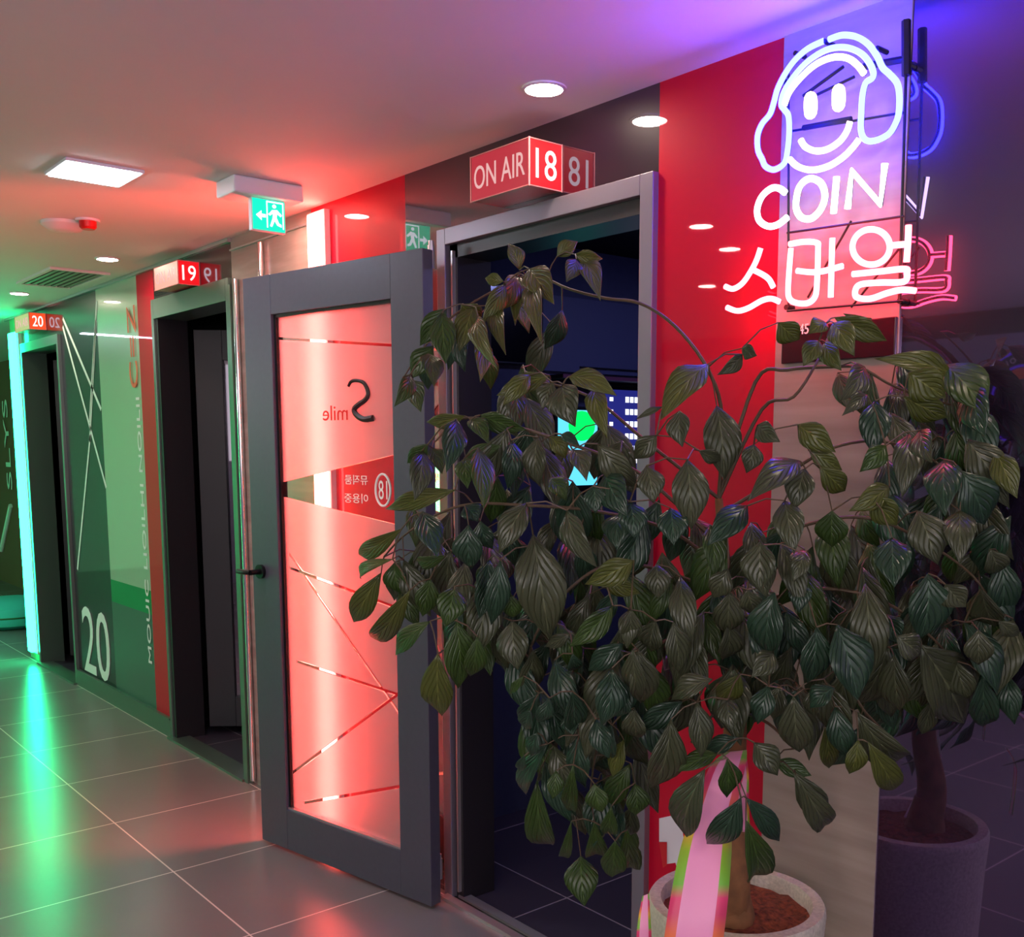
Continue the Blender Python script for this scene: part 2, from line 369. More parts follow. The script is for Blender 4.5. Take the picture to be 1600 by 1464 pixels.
# frosted film with clear ribbon lines and a clear wedge
def door_uz(x, y):
    d = ray(x, y); n = np.array(nd); t = np.dot(np.array(B) - CAM, n) / np.dot(d, n); P = Vector(CAM + d * t)
    return ((P - B).dot(ud), P.z)
def frosted():
    m, nt, p = newmat('frosted_door_film_with_clear_lines')
    tc = nt.nodes.new('ShaderNodeTexCoord'); sp = nt.nodes.new('ShaderNodeSeparateXYZ'); nt.links.new(tc.outputs['Object'], sp.inputs[0])
    U_, Z_ = sp.outputs[0], sp.outputs[2]
    def mth(op, a, b=None, c=None):
        n = nt.nodes.new('ShaderNodeMath'); n.operation = op
        for i, v in enumerate((a, b, c)):
            if v is None: continue
            if isinstance(v, (int, float)): n.inputs[i].default_value = v
            else: nt.links.new(v, n.inputs[i])
        return n.outputs[0]
    def side(p0, p1):       # signed distance from the line
        dx, dz = p1[0] - p0[0], p1[1] - p0[1]; L = math.hypot(dx, dz); a, b = -dz / L, dx / L; c = -(a * p0[0] + b * p0[1])
        return mth('MULTIPLY_ADD', U_, a, mth('MULTIPLY_ADD', Z_, b, c))
    acc = None
    for q0, q1, w_ in LINES:
        p0, p1 = door_uz(*q0), door_uz(*q1)
        ln = mth('LESS_THAN', mth('ABSOLUTE', side(p0, p1)), w_)
        lo, hi = min(p0[0], p1[0]), max(p0[0], p1[0])
        ln = mth('MULTIPLY', ln, mth('MULTIPLY', mth('GREATER_THAN', U_, lo), mth('LESS_THAN', U_, hi)))
        acc = ln if acc is None else mth('MAXIMUM', acc, ln)
    top = side(door_uz(432, 754), door_uz(618, 708)); bot = side(door_uz(432, 776), door_uz(618, 822))
    wedge = mth('MULTIPLY', mth('GREATER_THAN', top, 0) if SGN[0] else mth('LESS_THAN', top, 0), mth('LESS_THAN', bot, 0) if SGN[0] else mth('GREATER_THAN', bot, 0))
    acc = mth('MAXIMUM', acc, wedge)
    p.inputs['Base Color'].default_value = (0.93, 0.90, 0.91, 1); p.inputs['Roughness'].default_value = 0.34
    p.inputs['Transmission Weight'].default_value = 1.0; p.inputs['IOR'].default_value = 1.3
    di = nt.nodes.new('ShaderNodeBsdfDiffuse'); di.inputs[0].default_value = (0.85, 0.8, 0.82, 1)
    tl = nt.nodes.new('ShaderNodeBsdfTranslucent'); tl.inputs[0].default_value = (0.95, 0.9, 0.9, 1)
    m0 = nt.nodes.new('ShaderNodeMixShader'); m0.inputs[0].default_value = 0.5; nt.links.new(di.outputs[0], m0.inputs[1]); nt.links.new(tl.outputs[0], m0.inputs[2])
    m1 = nt.nodes.new('ShaderNodeMixShader'); m1.inputs[0].default_value = 0.30; nt.links.new(p.outputs[0], m1.inputs[1]); nt.links.new(m0.outputs[0], m1.inputs[2])
    tr = nt.nodes.new('ShaderNodeBsdfTransparent'); tr.inputs[0].default_value = (0.92, 0.9, 0.9, 1)
    gl = nt.nodes.new('ShaderNodeBsdfGlossy'); gl.inputs['Roughness'].default_value = 0.02
    m2 = nt.nodes.new('ShaderNodeMixShader'); m2.inputs[0].default_value = 0.07; nt.links.new(tr.outputs[0], m2.inputs[1]); nt.links.new(gl.outputs[0], m2.inputs[2])
    m3 = nt.nodes.new('ShaderNodeMixShader'); nt.links.new(acc, m3.inputs[0]); nt.links.new(m1.outputs[0], m3.inputs[1]); nt.links.new(m2.outputs[0], m3.inputs[2])
    nt.links.new(m3.outputs[0], nt.nodes['Material Output'].inputs[0])
    return m
LINES = [((426, 528), (612, 539), .0045), ((444, 866), (624, 1128), .0045), ((444, 888), (620, 954), .0055), ((455, 1035), (622, 1090), .0055),
         ((450, 1209), (624, 1079), .0055), ((466, 1257), (626, 1230), .0055)]
_t = door_uz(432, 754), door_uz(618, 708)
_dx, _dz = _t[1][0] - _t[0][0], _t[1][1] - _t[0][1]
SGN = [(-_dz * (0.4 - _t[0][0]) + _dx * (1.38 - _t[0][1])) > 0]
gp = MB().box(u0, u1, -0.028, -0.022, g0, g1).build('glass_pane', frosted(), d1)
gp.parent = lf; gp.matrix_parent_inverse = Matrix.Identity(4)
gp.matrix_basis = Matrix.Translation(-PL[d1.name]) @ LM if False else LM
lfw = PL[lf.name]; gp.matrix_basis = Matrix.Translation(-lfw) @ LM
# lettering seen from behind, so mirrored: u grows to the left in view, as letters read from the other side
def on_leaf(mb, s, px, py, w_, h_, mi=0, mirror=True, n=-0.0205):
    u, z = door_uz(px, py); o = LM @ Vector((u, n, z))
    return add_text(mb, s, 0.1, o, ud, (0, 0, 1), 0.0004, mi, width=w_, height=h_)
sp = []
for (a, b) in ((537, 603), (541, 596), (549, 594), (560, 597), (566, 606), (568, 616), (563, 625), (553, 632), (546, 640), (551, 649), (562, 655), (576, 653)):
    u, z = door_uz(a, b); sp.append(LM @ Vector((u, -0.0205, z)))
MB().tube(spline(sp, 5), [0.005 + 0.006 * (i / 55.0) for i in range(len(spline(sp, 5)))], 6).build('logo_letter', 'darkvinyl', lf)
t_ = MB(); on_leaf(t_, 'mile', 516, 645, 0.13, 0.05); t_.build('logo_letter', 'redvinyl', lf)
t_ = MB(); u, z = door_uz(591, 766); c = LM @ Vector((u, -0.0205, z))
t_.tube([c + ud * (0.036 * math.cos(q)) + Vector((0, 0, 0.052 * math.sin(q))) for q in np.linspace(0, 2 * PI, 32, endpoint=False)], 0.004, 6, closed=True)
on_leaf(t_, '18', 591, 766, 0.042, 0.062)
on_leaf(t_, '뮤직룸', 549, 750, 0.115, 0.032); on_leaf(t_, '이용중', 549, 779, 0.12, 0.032)
t_.build('door_lettering', 'whitevinyl', lf)
# rounded lever knobs and hinges
k = LM @ Vector((LW - .055, 0.0, 1.058))
t_ = MB().tube([k, k + nd * .012], .026, 20).tube([k + nd * .01, k + nd * .05], .010, 12)
t_.tube(spline([k + nd * .05, k + nd * .056 + ud * .03, k + nd * .05 + ud * .075], 6), .0095, 10)
t_.tube([k - nd * .045, k - nd * .057], .026, 20).tube([k - nd * .05, k - nd * .09], .010, 12).tube([k - nd * .09, k - nd * .09 - ud * .09], .009, 10)
t_.build('handle', 'black', lf)
for z in (0.09, 2.06):
    MB().tube([(-2.69, -0.075, z), (-2.69, -0.075, z + .07)], 0.011, 12).tube([(-2.69, -0.075, z + .07), (-2.69, -0.075, z + .085)], 0.008, 12).build('hinge', 'alu', lf)

# door 2 : room 19, leaf standing inside
d2 = doorway(2, XD19[0], XD19[1], 2.235, 'dark doorway of room 19 with its leaf open inwards', 0.03, 'kick', 0.095)
MB().box(XD19[0] + .03, XD19[0] + .06, -0.01, 0.14, 0, 2.14).build('door_stop', 'frame_dk', d2)
MB().box(XD19[0], XD19[1], -0.04, 0.06, 0, 0.012).build('threshold', 'kick', d2)
p0, p1 = Vector((-5.16, 0.17, 0)), Vector((-4.62, 0.84, 0)); uu = (p1 - p0).normalized(); nn = Vector((uu.y, -uu.x, 0))
LM2 = Matrix(((uu.x, nn.x, 0, p0.x), (uu.y, nn.y, 0, p0.y), (0, 0, 1, 0), (0, 0, 0, 1)))
l2 = MB().box(0, .14, -.04, 0, .04, 2.1, 0, LM2).box(.72, .86, -.04, 0, .04, 2.1, 0, LM2).box(.14, .72, -.04, 0, 1.95, 2.1, 0, LM2).box(.14, .72, -.04, 0, .04, .2, 0, LM2).build('door_leaf', 'leafdoor', d2, bevel=.002)
MB().box(.14, .72, -.026, -.02, .2, 1.95, 0, LM2).build('glass_pane', 'dark_glass', l2)
q = LM2 @ Vector((.8, 0, 1.25)); MB().tube([q, q + nn * .05], .01, 10).tube([q + nn * .05 - uu * .01, q + nn * .05 - uu * .09], .009, 10).build('handle', 'alu', l2)

# door 3 : room 20, lit green
d3 = doorway(3, XD20[0], XD20[1], 2.2, 'green lit doorway of room 20 with its leaf open inwards', 0.03, 'kick', 0.06)
p0 = Vector((-7.6, 0.17, 0)); p1 = Vector((-7.05, 0.85, 0)); uu = (p1 - p0).normalized(); nn = Vector((uu.y, -uu.x, 0))
LM3 = Matrix(((uu.x, nn.x, 0, p0.x), (uu.y, nn.y, 0, p0.y), (0, 0, 1, 0), (0, 0, 0, 1)))
l3 = MB().box(0, .14, -.04, 0, .04, 2.1, 0, LM3).box(.72, .86, -.04, 0, .04, 2.1, 0, LM3).box(.14, .72, -.04, 0, 1.95, 2.1, 0, LM3).box(.14, .72, -.04, 0, .04, .2, 0, LM3).build('door_leaf', 'leafdoor', d3, bevel=.002)
MB().box(.14, .72, -.026, -.02, .2, 1.95, 0, LM3).build('glass_pane', 'dark_glass', l3)
MB().box(XD20[0], XD20[1], -0.04, 0.06, 0, 0.012).build('threshold', 'kick', d3)

# ---- artwork and lettering on the glass beside room 20
tg = thing('number_decal', 'white vinyl 20 with crossing white lines on dark glass panel', 'decal', (-6.45, 0, 0.1))
t_ = MB(); add_text(t_, '20', 0.3, (-6.43, -0.003, 0.32), (1, 0, 0), (0, 0, 1), 0.001, width=0.50, height=0.42); t_.build('number', 'whitevinyl', tg, origin=(-6.43, 0, .3))
t_ = MB()
for q0, q1 in (((98, 497), (158, 640)), ((98, 510), (166, 762)), ((151, 470), (140, 660)), ((150, 500), (140, 690)), ((141, 680), (121, 890))):
    a, b = atY(*q0, -0.002), atY(*q1, -0.002); d = (b - a).normalized(); s_ = Vector((d.z, 0, -d.x)) * .012
    t_.add([a - s_, a + s_, b + s_, b - s_], [(0, 1, 2, 3)])
t_.build('line_artwork', 'whitevinyl', tg)
lt = thing('vertical_lettering', 'vertical white and orange lettering beside the narrow red strip', 'lettering', (-5.5, -0.01, 0.1))
t_ = MB(); add_text(t_, 'MOUIC LIOILHI NOILII', 0.1, (-5.50, -0.006, 1.06), (0, 0, 1), (-1, 0, 0), 0.0008, width=1.42, height=0.05); t_.build('small_letters', 'whitevinyl', lt)
t_ = MB(); add_text(t_, 'C=Z', 0.1, (-5.54, -0.006, 2.03), (0, 0, 1), (-1, 0, 0), 0.0008, width=0.42, height=0.12); t_.build('large_letters', 'orangevinyl', lt)

# ================================================================== LIGHT STRIPS
ls = thing('light_strip', 'glowing red vertical light strip between stone pillar and red panel', 'light strip', (-3.51, -0.03, 0))
MB().box(-3.575, -3.445, -0.022, 0.0, 0.02, 2.375).build('channel', 'white', ls)
MB().box(-3.545, -3.458, -0.042, -0.022, 0.03, 2.365).build('diffuser', 'red_led', ls, bevel=.006)
lg = thing('light_strip', 'glowing green vertical light strip left of the room 20 doorway', 'light strip', (-7.79, -0.03, 0))
MB().box(-7.87, -7.68, -0.022, 0.0, 0.06, 2.29).build('channel', 'white', lg)
MB().box(-7.81, -7.715, -0.055, -0.022, 0.07, 2.28).build('diffuser', 'green_led', lg, bevel=.008)

for i, x in enumerate((-12.2, -9.6)):  # unseen strips added to spread green light down the hall
    o = thing('light_strip', ('added unseen green fill strip on the far hall wall, nearer the end wall', 'added unseen green fill strip on the far hall wall, away from the end wall')[i], 'light strip', (x, YB + .03, 0))
    MB().box(x - .1, x + .1, YB, YB + .02, .06, 2.2).build('channel', 'white', o); MB().box(x - .07, x + .07, YB + .02, YB + .06, .07, 2.19).build('diffuser', 'green_fill', o)
o = thing('linear_lamp', 'long white linear ceiling lamp seen mirrored in the dark glass panel', 'light', (-8.33, -1.5, H))
MB().box(-8.37, -8.29, -2.5, -.58, H - .03, H - .001).build('housing', 'white', o); MB().box(-8.36, -8.30, -2.49, -.59, H - .036, H - .03).build('lens', 'panel', o)

# ================================================================== CEILING THINGS
labels = ['round warm downlight nearest the neon sign, above the number 18 box', 'round downlight hidden behind the hanging exit sign',
          'round downlight above the number 19 box', 'round downlight farthest down the corridor, by the vent']
def downlight(x, y, label, r=.047):
    d = thing('downlight', label, 'light', (x, y, H), group='recessed round ceiling downlights')
    MB().lathe([(r + .009, 0), (r + .009, -.004), (r, -.006), (r, -.0005)], (x, y, H), 32, cap0=False, cap1=False).build('rim', 'white', d, origin=(x, y, H))
    MB().lathe([(r, -.003), (r * .6, -.0042)], (x, y, H), 32, cap0=False).build('lens', 'downlight', d, origin=(x, y, H))
for i, (x, y) in enumerate(((-2.025, -.19), (-3.566, -.185), (-5.141, -.24), (-6.622, -.263))): downlight(x, y, labels[i])
downlight(-0.54, -.19, 'round downlight outside the photo, right of the neon sign')
for i, (px, py) in enumerate(((1113, 343), (1140, 388), (1105, 446))):
    P = atZ(px, py); P.x -= .10 if i == 0 else 0; P.y += .05 if i == 0 else 0
    if True: downlight(P.x, -P.y, 'round downlight over the far side of the hall, seen only mirrored in the red panel')
pl = thing('panel_light', 'square cool white ceiling panel light left of the exit sign', 'light', (-3.55, -.79, H))
MB().box(-3.67, -3.44, -.91, -.67, H - .01, H - .0005).build('housing', 'white', pl)
MB().box(-3.66, -3.45, -.90, -.68, H - .014, H - .0105).build('lens', 'panel', pl)
# hanging exit sign, its face square to the wall
ex = -3.325
a, b = atX(392, 306, ex), atX(447, 366, ex)
es = thing('exit_sign', 'green lit exit sign hanging from a ceiling box by the red light strip', 'exit sign', (ex, (a.y + b.y) / 2, H), None)
m0, m1 = atZ(367, 283, 2.37), atZ(466, 300, 2.37)
MB().box(ex - .11, ex + .035, -.435, -.185, H - .055, H - .0005).build('ceiling_box', 'white', es, bevel=.006)
y0, y1, z0, z1 = min(a.y, b.y), max(a.y, b.y), b.z, H - .055
MB().box(ex - .022, ex, y0, y1, z0, z1).build('sign_body', 'white', es, bevel=.002)
MB().box(ex, ex + .002, y0 + .004, y1 - .004, z0 + .004, z1 - .003).build('green_face', 'exit_green', es)
MB().box(ex - .024, ex - .022, y0 + .004, y1 - .004, z0 + .004, z1 - .003).build('green_face', 'exit_green', es)
t_ = MB(); yc, zc = (y0 + y1) / 2, (z0 + z1) / 2; wd, hg = (y1 - y0), (z1 - z0)
def pic(pts): t_.prism([(y0 + u * wd, z0 + v * hg) for u, v in pts], 0, ex + .002, ex + .0032)
pic([(.12, .47), (.28, .32), (.28, .42), (.40, .42), (.40, .52), (.28, .52), (.28, .62)])           # arrow
pic([(.52, .18), (.58, .16), (.66, .36), (.74, .22), (.86, .18), (.86, .26), (.79, .29), (.72, .46), (.74, .58), (.84, .50), (.88, .55), (.74, .70), (.60, .68), (.48, .54), (.53, .50), (.62, .58), (.60, .42)])
pic([(.66 + .055 * math.cos(q), .80 + .06 * math.sin(q)) for q in np.linspace(0, 2 * PI, 12, endpoint=False)])
pic([(.46, .12), (.46, .90), (.90, .90), (.90, .12), (.93, .12), (.93, .94), (.43, .94), (.43, .12)])
t_.build('pictogram', 'exit_white', es)
for i, (x, y) in enumerate(((.7, -3.2), (-1.0, -3.7), (-6.2, -3.2))):  # unseen globes added to brighten the ceiling
    o = thing('fill_globe', ('added unseen white fill globe behind the camera, by the open side', 'added unseen white fill globe behind the camera, nearest the parapet end', 'added unseen white fill globe farther down the hall')[i], 'lamp', (x, y, H), group='added unseen fill globes of the hall')
    MB().tube([(x, y, H), (x, y, 2.05)], .005, 6).build('cord', 'black', o)
    MB().lathe([(.03, .15)] + [(.15 * math.sin(q), .15 * math.cos(q)) for q in np.linspace(.25, PI - .05, 14)], (x, y, 1.9), 24).build('globe', 'globe', o, origin=(x, y, 1.9))
# fire bell and alarm
sd = atZ(100, 348)
o = thing('smoke_detector', 'flat pale round ceiling disc beside the red alarm lamp', 'detector', (sd.x, sd.y, H))
MB().lathe([(.085, 0), (.085, -.012), (.06, -.03), (.03, -.034)], (sd.x, sd.y, H), 40, cap0=False).build('body', 'ceiling', o, origin=sd)
rd = atZ(137, 343)
o = thing('alarm_lamp', 'small red alarm lamp on the ceiling in front of the panel light', 'lamp', (rd.x, rd.y, H))
MB().lathe([(.045, 0), (.045, -.008)], (rd.x, rd.y, H), 32, cap0=False).build('base', 'white', o, origin=rd)
MB().lathe([(.033, -.008), (.032, -.03), (.024, -.038)], (rd.x, rd.y, H), 32, cap0=False).build('dome', mat('red_alarm_plastic', (200, 6, 14), .3), o, origin=rd)
vn = thing('ceiling_vent', 'slatted ceiling vent at the green far end of the corridor', 'vent', (-5.87, -.24, H))
MB().box(-6.19, -5.55, -.385, -.365, H - .012, H).box(-6.19, -5.55, -.115, -.095, H - .012, H).box(-6.19, -6.17, -.365, -.115, H - .012, H).box(-5.57, -5.55, -.365, -.115, H - .012, H).build('frame', 'ceiling', vn)
t_ = MB()
for i in range(7): t_.box(-6.165, -5.575, -.352 + i * .034, -.332 + i * .034, H - .01, H - .004)
t_.build('slats', mat('grey_vent_slat', (130, 120, 110), .6), vn); MB().box(-6.17, -5.57, -.365, -.115, H - .003, H - .0005).build('backing', 'black', vn)

# ================================================================== NUMBER BOXES
def numbox(x0, x1, yf, z0, z1, num, label, front, lit):
    o = thing('number_box', label, 'sign', ((x0 + x1) / 2, 0, z0), group='red number boxes above the doors')
    MB().box(x0 + .003, x1 - .003, yf + .003, -.0005, z0 + .003, z1 - .003).build('body', 'redbox_dim', o)
    MB().box(x0 + .005, x1 - .004, yf, yf + .003, z0 + .004, z1 - .004).build('front_panel', front, o)
    MB().box(x1 - .003, x1, yf + .004, -.004, z0 + .004, z1 - .004).build('number_panel', lit, o)
    e = MB(); r = .0016
    for z in (z0 + .002, z1 - .002):
        e.tube([(x0, yf, z), (x1, yf, z)], r, 6).tube([(x1, yf, z), (x1, -.002, z)], r, 6)
    e.tube([(x1, yf, z0), (x1, yf, z1)], r * 1.6, 6).tube([(x0, yf, z0), (x0, yf, z1)], r, 6).tube([(x1, -.002, z0), (x1, -.002, z1)], r, 6)
    e.build('edging', 'boxedge', o)
    t = MB(); add_text(t, 'ON AIR', .1, ((x0 + x1) / 2, yf - .0006, (z0 + z1) / 2), (1, 0, 0), (0, 0, 1), .0006, width=(x1 - x0) * .86, height=(z1 - z0) * .5); t.build('lettering', 'letter_dim', o)
    t = MB(); add_text(t, num, .1, (x1 + .0006, yf / 2, (z0 + z1) / 2), (0, 1, 0), (0, 0, 1), .0006, width=-yf * .62, height=(z1 - z0) * .62); t.build('number', 'letter_lit', o)
    return o
yf = -.118; a = atY(735, 258, yf); b = atY(826, 221, yf)
numbox(a.x, -2.168, yf, 2.205, 2.33, '18', 'red ON AIR box numbered 18 above the open doorway', 'redbox', 'redbox_lit')
numbox(atY(240, 418, -.1).x, -4.64, -.1, 2.238, 2.345, '19', 'red ON AIR box numbered 19 above the middle doorway', emit('pale_red_lit_front', (.75, .28, .22), .9), emit('red_box_19', (.55, .002, .006), 1))
numbox(-7.42, -7.08, -.1, 2.245, 2.35, '20', 'orange red ON AIR box numbered 20 above the green doorway', emit('orange_front', (.45, .55, .2), .6), emit('orange_red_box_20', (.75, .05, .01), 1))

# ================================================================== NEON SIGN
NY = -0.078
ns = thing('neon_sign', 'smiling face with blue headphones neon sign reading COIN 스마얼 on the wall', 'neon sign', (-1.3, 0, 1.8))
def z7(p): return atY(1080 + p[0] / 2.815, p[1] / 2.815, NY)
def z4(p): return atY(1100 + p[0] / 3.2, p[1] / 3.2, NY)
def zk(p): return atY(1120 + p[0] / 4.706, 320 + p[1] / 4.706, NY)
def neon(name, pts, conv, m, r=.0062, closed=False, sub=6, straight=False):
    P = [conv(p) for p in pts]
    Q = P if straight else spline(P, sub, closed)
    g = MB().tube(Q, r, 10, closed=closed).build(name, m, ns)
    MB().tube([q + Vector((0, r * 1.0, 0)) for q in Q], r * .5, 6, closed=closed).build('backing', 'neon_back', g)
    return g
M['neon_back'] = mat('dark_blue_tube_backing', (24, 26, 60), .4)
neon('headband_tube', [(625, 197), (690, 176), (760, 184), (820, 220), (865, 280), (893, 338), (925, 368), (965, 415), (977, 480), (973, 570), (952, 628), (925, 668), (880, 695), (830, 706), (798, 690), (784, 645), (786, 570), (792, 480), (808, 415), (845, 385), (838, 335), (795, 275), (730, 242), (660, 238), (590, 260), (510, 315), (445, 388), (400, 460), (386, 520), (402, 548), (422, 580), (426, 660), (418, 750), (402, 815), (352, 848), (308, 832), (290, 795), (270, 750), (268, 680), (290, 620), (330, 570), (350, 510), (368, 445), (405, 370), (455, 300), (520, 243), (598, 205)], z4, 'neon_blue')
neon('face_tube', [(402, 525), (430, 455), (500, 372), (570, 315), (650, 286), (720, 292), (770, 328), (800, 368)], z4, 'neon_pink')
for c in ((532, 530), (672, 492)):
    neon('eye_tube', [(c[0] - 13, c[1] - 42), (c[0] + 14, c[1] - 46), (c[0] + 15, c[1] + 35), (c[0] - 12, c[1] + 42)], z4, 'neon_yellow', .0072, True, 4)
neon('mouth_tube', [(484, 700), (508, 735), (560, 755), (620, 745), (680, 705), (715, 655), (730, 608)], z4, 'neon_pink')
neon('chin_tube', [(428, 796), (470, 833), (540, 850), (620, 832), (690, 790), (740, 742), (775, 697)], z4, 'neon_yellow')
neon('letter_tube', [(414, 848), (385, 828), (350, 830), (310, 866), (290, 922), (300, 970), (338, 995), (380, 988), (424, 955)], z7, 'neon_white', .0068)
neon('letter_tube', [(462, 880), (475, 825), (505, 792), (540, 787), (575, 812), (588, 865), (570, 920), (530, 960), (488, 958), (464, 925)], z7, 'neon_white', .0068, closed=True)
neon('letter_tube', [(640, 778), (626, 938)], z7, 'neon_white', .0068, straight=True)
neon('letter_tube', [(688, 918), (706, 752), (832, 898), (852, 720)], z7, 'neon_white', .0068, straight=True)
neon('letter_tube', [(322, 318), (295, 400), (255, 480), (190, 575), (120, 618), (62, 600)], zk, 'neon_red')
neon('letter_tube', [(268, 478), (340, 515), (385, 550), (415, 605)], zk, 'neon_red')
neon('letter_tube', [(75, 755), (150, 780), (230, 760), (330, 705), (400, 690), (460, 712)], zk, 'neon_red')
neon('letter_tube', [(535, 290), (640, 272), (735, 280), (745, 330), (735, 600), (720, 680), (670, 722), (590, 722), (535, 690), (525, 600), (545, 320)], zk, 'neon_red')
neon('letter_tube', [(850, 245), (845, 400), (838, 680)], zk, 'neon_red')
neon('letter_tube', [(590, 485), (740, 495), (925, 450)], zk, 'neon_red')
neon('letter_tube', [(1135 + 137 * math.cos(q), 310 + 130 * math.sin(q)) for q in np.linspace(0, 2 * PI, 14, endpoint=False)], zk, 'neon_red', closed=True)
neon('letter_tube', [(1410, 150), (1405, 280), (1395, 420)], zk, 'neon_red')
neon('letter_tube', [(1270, 300), (1390, 290)], zk, 'neon_red', straight=True)
neon('letter_tube', [(1000, 510), (1200, 490), (1380, 472), (1398, 500), (1375, 565), (1200, 572), (1060, 585), (1020, 625), (1030, 680), (1130, 690), (1250, 650), (1360, 625), (1460, 632)], zk, 'neon_red')
# black rack that carries the tubes, with its feet on the wall
def rod(ps, r=.004, Y=-.03, name='rack_bar'):
    t_rack.tube([atY(p[0], p[1], Y) for p in ps], r, 6)
t_rack = MB()
rod([(1416, 32), (1416, 118)], .009); rod([(1350, 104), (1416, 92)], .007); rod([(1416, 100), (1405, 470)], .003)
rod([(1232, 110), (1232, 480)], .0025)
for yl, yr in ((206, 176), (364, 338), (486, 470)): rod([(1230, yl), (1412, yr)], .0026)
rod([(1255, 150), (1318, 104)], .0035); rod([(1268, 152), (1335, 120)], .003); rod([(1255, 200), (1330, 186)], .006); rod([(1330, 345), (1262, 465)], .0025); rod([(1412, 380), (1330, 480)], .0025)
for p in ((1228, 128), (1416, 100), (1228, 480), (1405, 470)): t_rack.tube([atY(*p, -.03), atY(*p, -.03) + Vector((0, .028, 0))], .006, 8)
for q in ((598, 205), (455, 265), (866, 240)):
    t_rack.tube([z4(q), z4(q) + Vector((0, .035, 0))], .005, 8)
t_rack.build('rack', 'neon_rack' if 'neon_rack' in M else 'black', ns)
# small maroon notice plate under the sign
a, b = atY(1214, 500, -.006), atY(1404, 556, -.006)
np_ = thing('notice_plate', 'dark maroon horizontal plate on the stone pillar under the neon sign', 'sign', ((a.x + b.x) / 2, -.004, b.z))
MB().box(a.x + .02, b.x - .005, -.014, -.0045, b.z, a.z - .02).build('plate', mat('dark_maroon_gloss', (48, 6, 24), .2), np_, bevel=.002)
t_ = MB(); add_text(t_, '45', .1, atY(1256, 514, -.016), (1, 0, 0), (0, 0, 1), .001, width=.024, height=.022); t_.build('lettering', 'whitevinyl', np_)

# ================================================================== INSIDE ROOM 18
XW = -3.2
def wallthing(name, label, cat, x0, y0, x1, y1, depth=.04):
    a, b = atX(x0, y0, XW + depth), atX(x1, y1, XW + depth)
    return (min(a.y, b.y), max(a.y, b.y), min(a.z, b.z), max(a.z, b.z))
r_ = wallthing('', '', '', 752, 440, 845, 572)
o = thing('television', 'black television panel high on the wall inside room 18', 'television', (XW, (r_[0] + r_[1]) / 2, r_[2]))
MB().box(XW + .001, XW + .035, *r_).build('casing', 'blackplastic', o, bevel=.004); MB().box(XW + .035, XW + .037, r_[0] + .01, r_[1] - .01, r_[2] + .01, r_[3] - .01).build('screen', mat('unlit_screen', (8, 7, 12), .15), o)
r_ = wallthing('', '', '', 862, 600, 1030, 752, .06)
o = thing('wall_shelf', 'thin dark shelf above the song screen inside room 18', 'shelf', (XW, 1.3, 1.79))
MB().box(XW + .001, XW + .14, .80, 1.75, 1.785, 1.80).build('board', 'black', o); MB().box(XW + .14, XW + .144, .80, 1.75, 1.785, 1.80).build('edge', mat('pink_metal_edge', (150, 90, 120), .3, .7), o)
o = thing('song_screen', 'dark blue screen listing songs in white rows inside room 18', 'screen', (XW, 1.3, 1.42))
MB().box(XW + .001, XW + .05, 1.10, 1.60, 1.40, 1.77).build('casing', 'blackplastic', o, bevel=.004)
MB().box(XW + .05, XW + .052, 1.115, 1.585, 1.415, 1.755).build('display', 'scr_blue', o)
t_ = MB()
for i in range(6):
    z = 1.715 - i * .052; t_.box(XW + .0525, XW + .0535, 1.145, 1.165, z - .008, z + .008)
    for j in range(random.randint(4, 7)): t_.box(XW + .0525, XW + .0535, 1.24 + j * .028, 1.26 + j * .028, z - .012, z + .012)
t_.build('song_rows', 'scr_white', o)
o = thing('picture_screen', 'bright cyan screen with a round green shape inside room 18', 'screen', (XW, .98, 1.4))
MB().box(XW + .001, XW + .05, .84, 1.09, 1.34, 1.68).build('casing', 'blackplastic', o, bevel=.004)
MB().box(XW + .05, XW + .052, .855, 1.075, 1.355, 1.665).build('display', 'scr_cyan', o)
t_ = MB(); t_.prism([(.985 + .075 * math.cos(q), 1.60 + .062 * math.sin(q)) for q in np.linspace(0, 2 * PI, 24, endpoint=False)], 0, XW + .0525, XW + .0535); t_.build('green_shape', 'scr_green', o)
o = thing('speaker_shelf', 'pale grey blue wall cabinet beside the television inside room 18', 'cabinet', (XW, 1.2, 1.85))
MB().box(XW + .001, XW + .02, .80, 1.9, 1.82, 2.12).build('body', mat('blue_grey_board', (62, 66, 100), .6), o)
MB().box(XW + .02, XW + .03, 1.0, 1.6, 1.84, 1.845).build('edge', 'black', o)
def room_fill_lamp(x, y, col, e):
    d = thing('room_fill_lamp', 'added unseen round fill lamp inside the dark room', 'light', (x, y, 2.32))
    MB().lathe([(.09, 0), (.09, -.01), (.08, -.014)], (x, y, 2.32), 32, cap0=False).build('lens', emit('room_fill_glow', col, e), d, origin=(x, y, 2.32))
room_fill_lamp(-2.2, 1.2, (.36, .38, 1), 50)  # blue fill light added to brighten the room interior
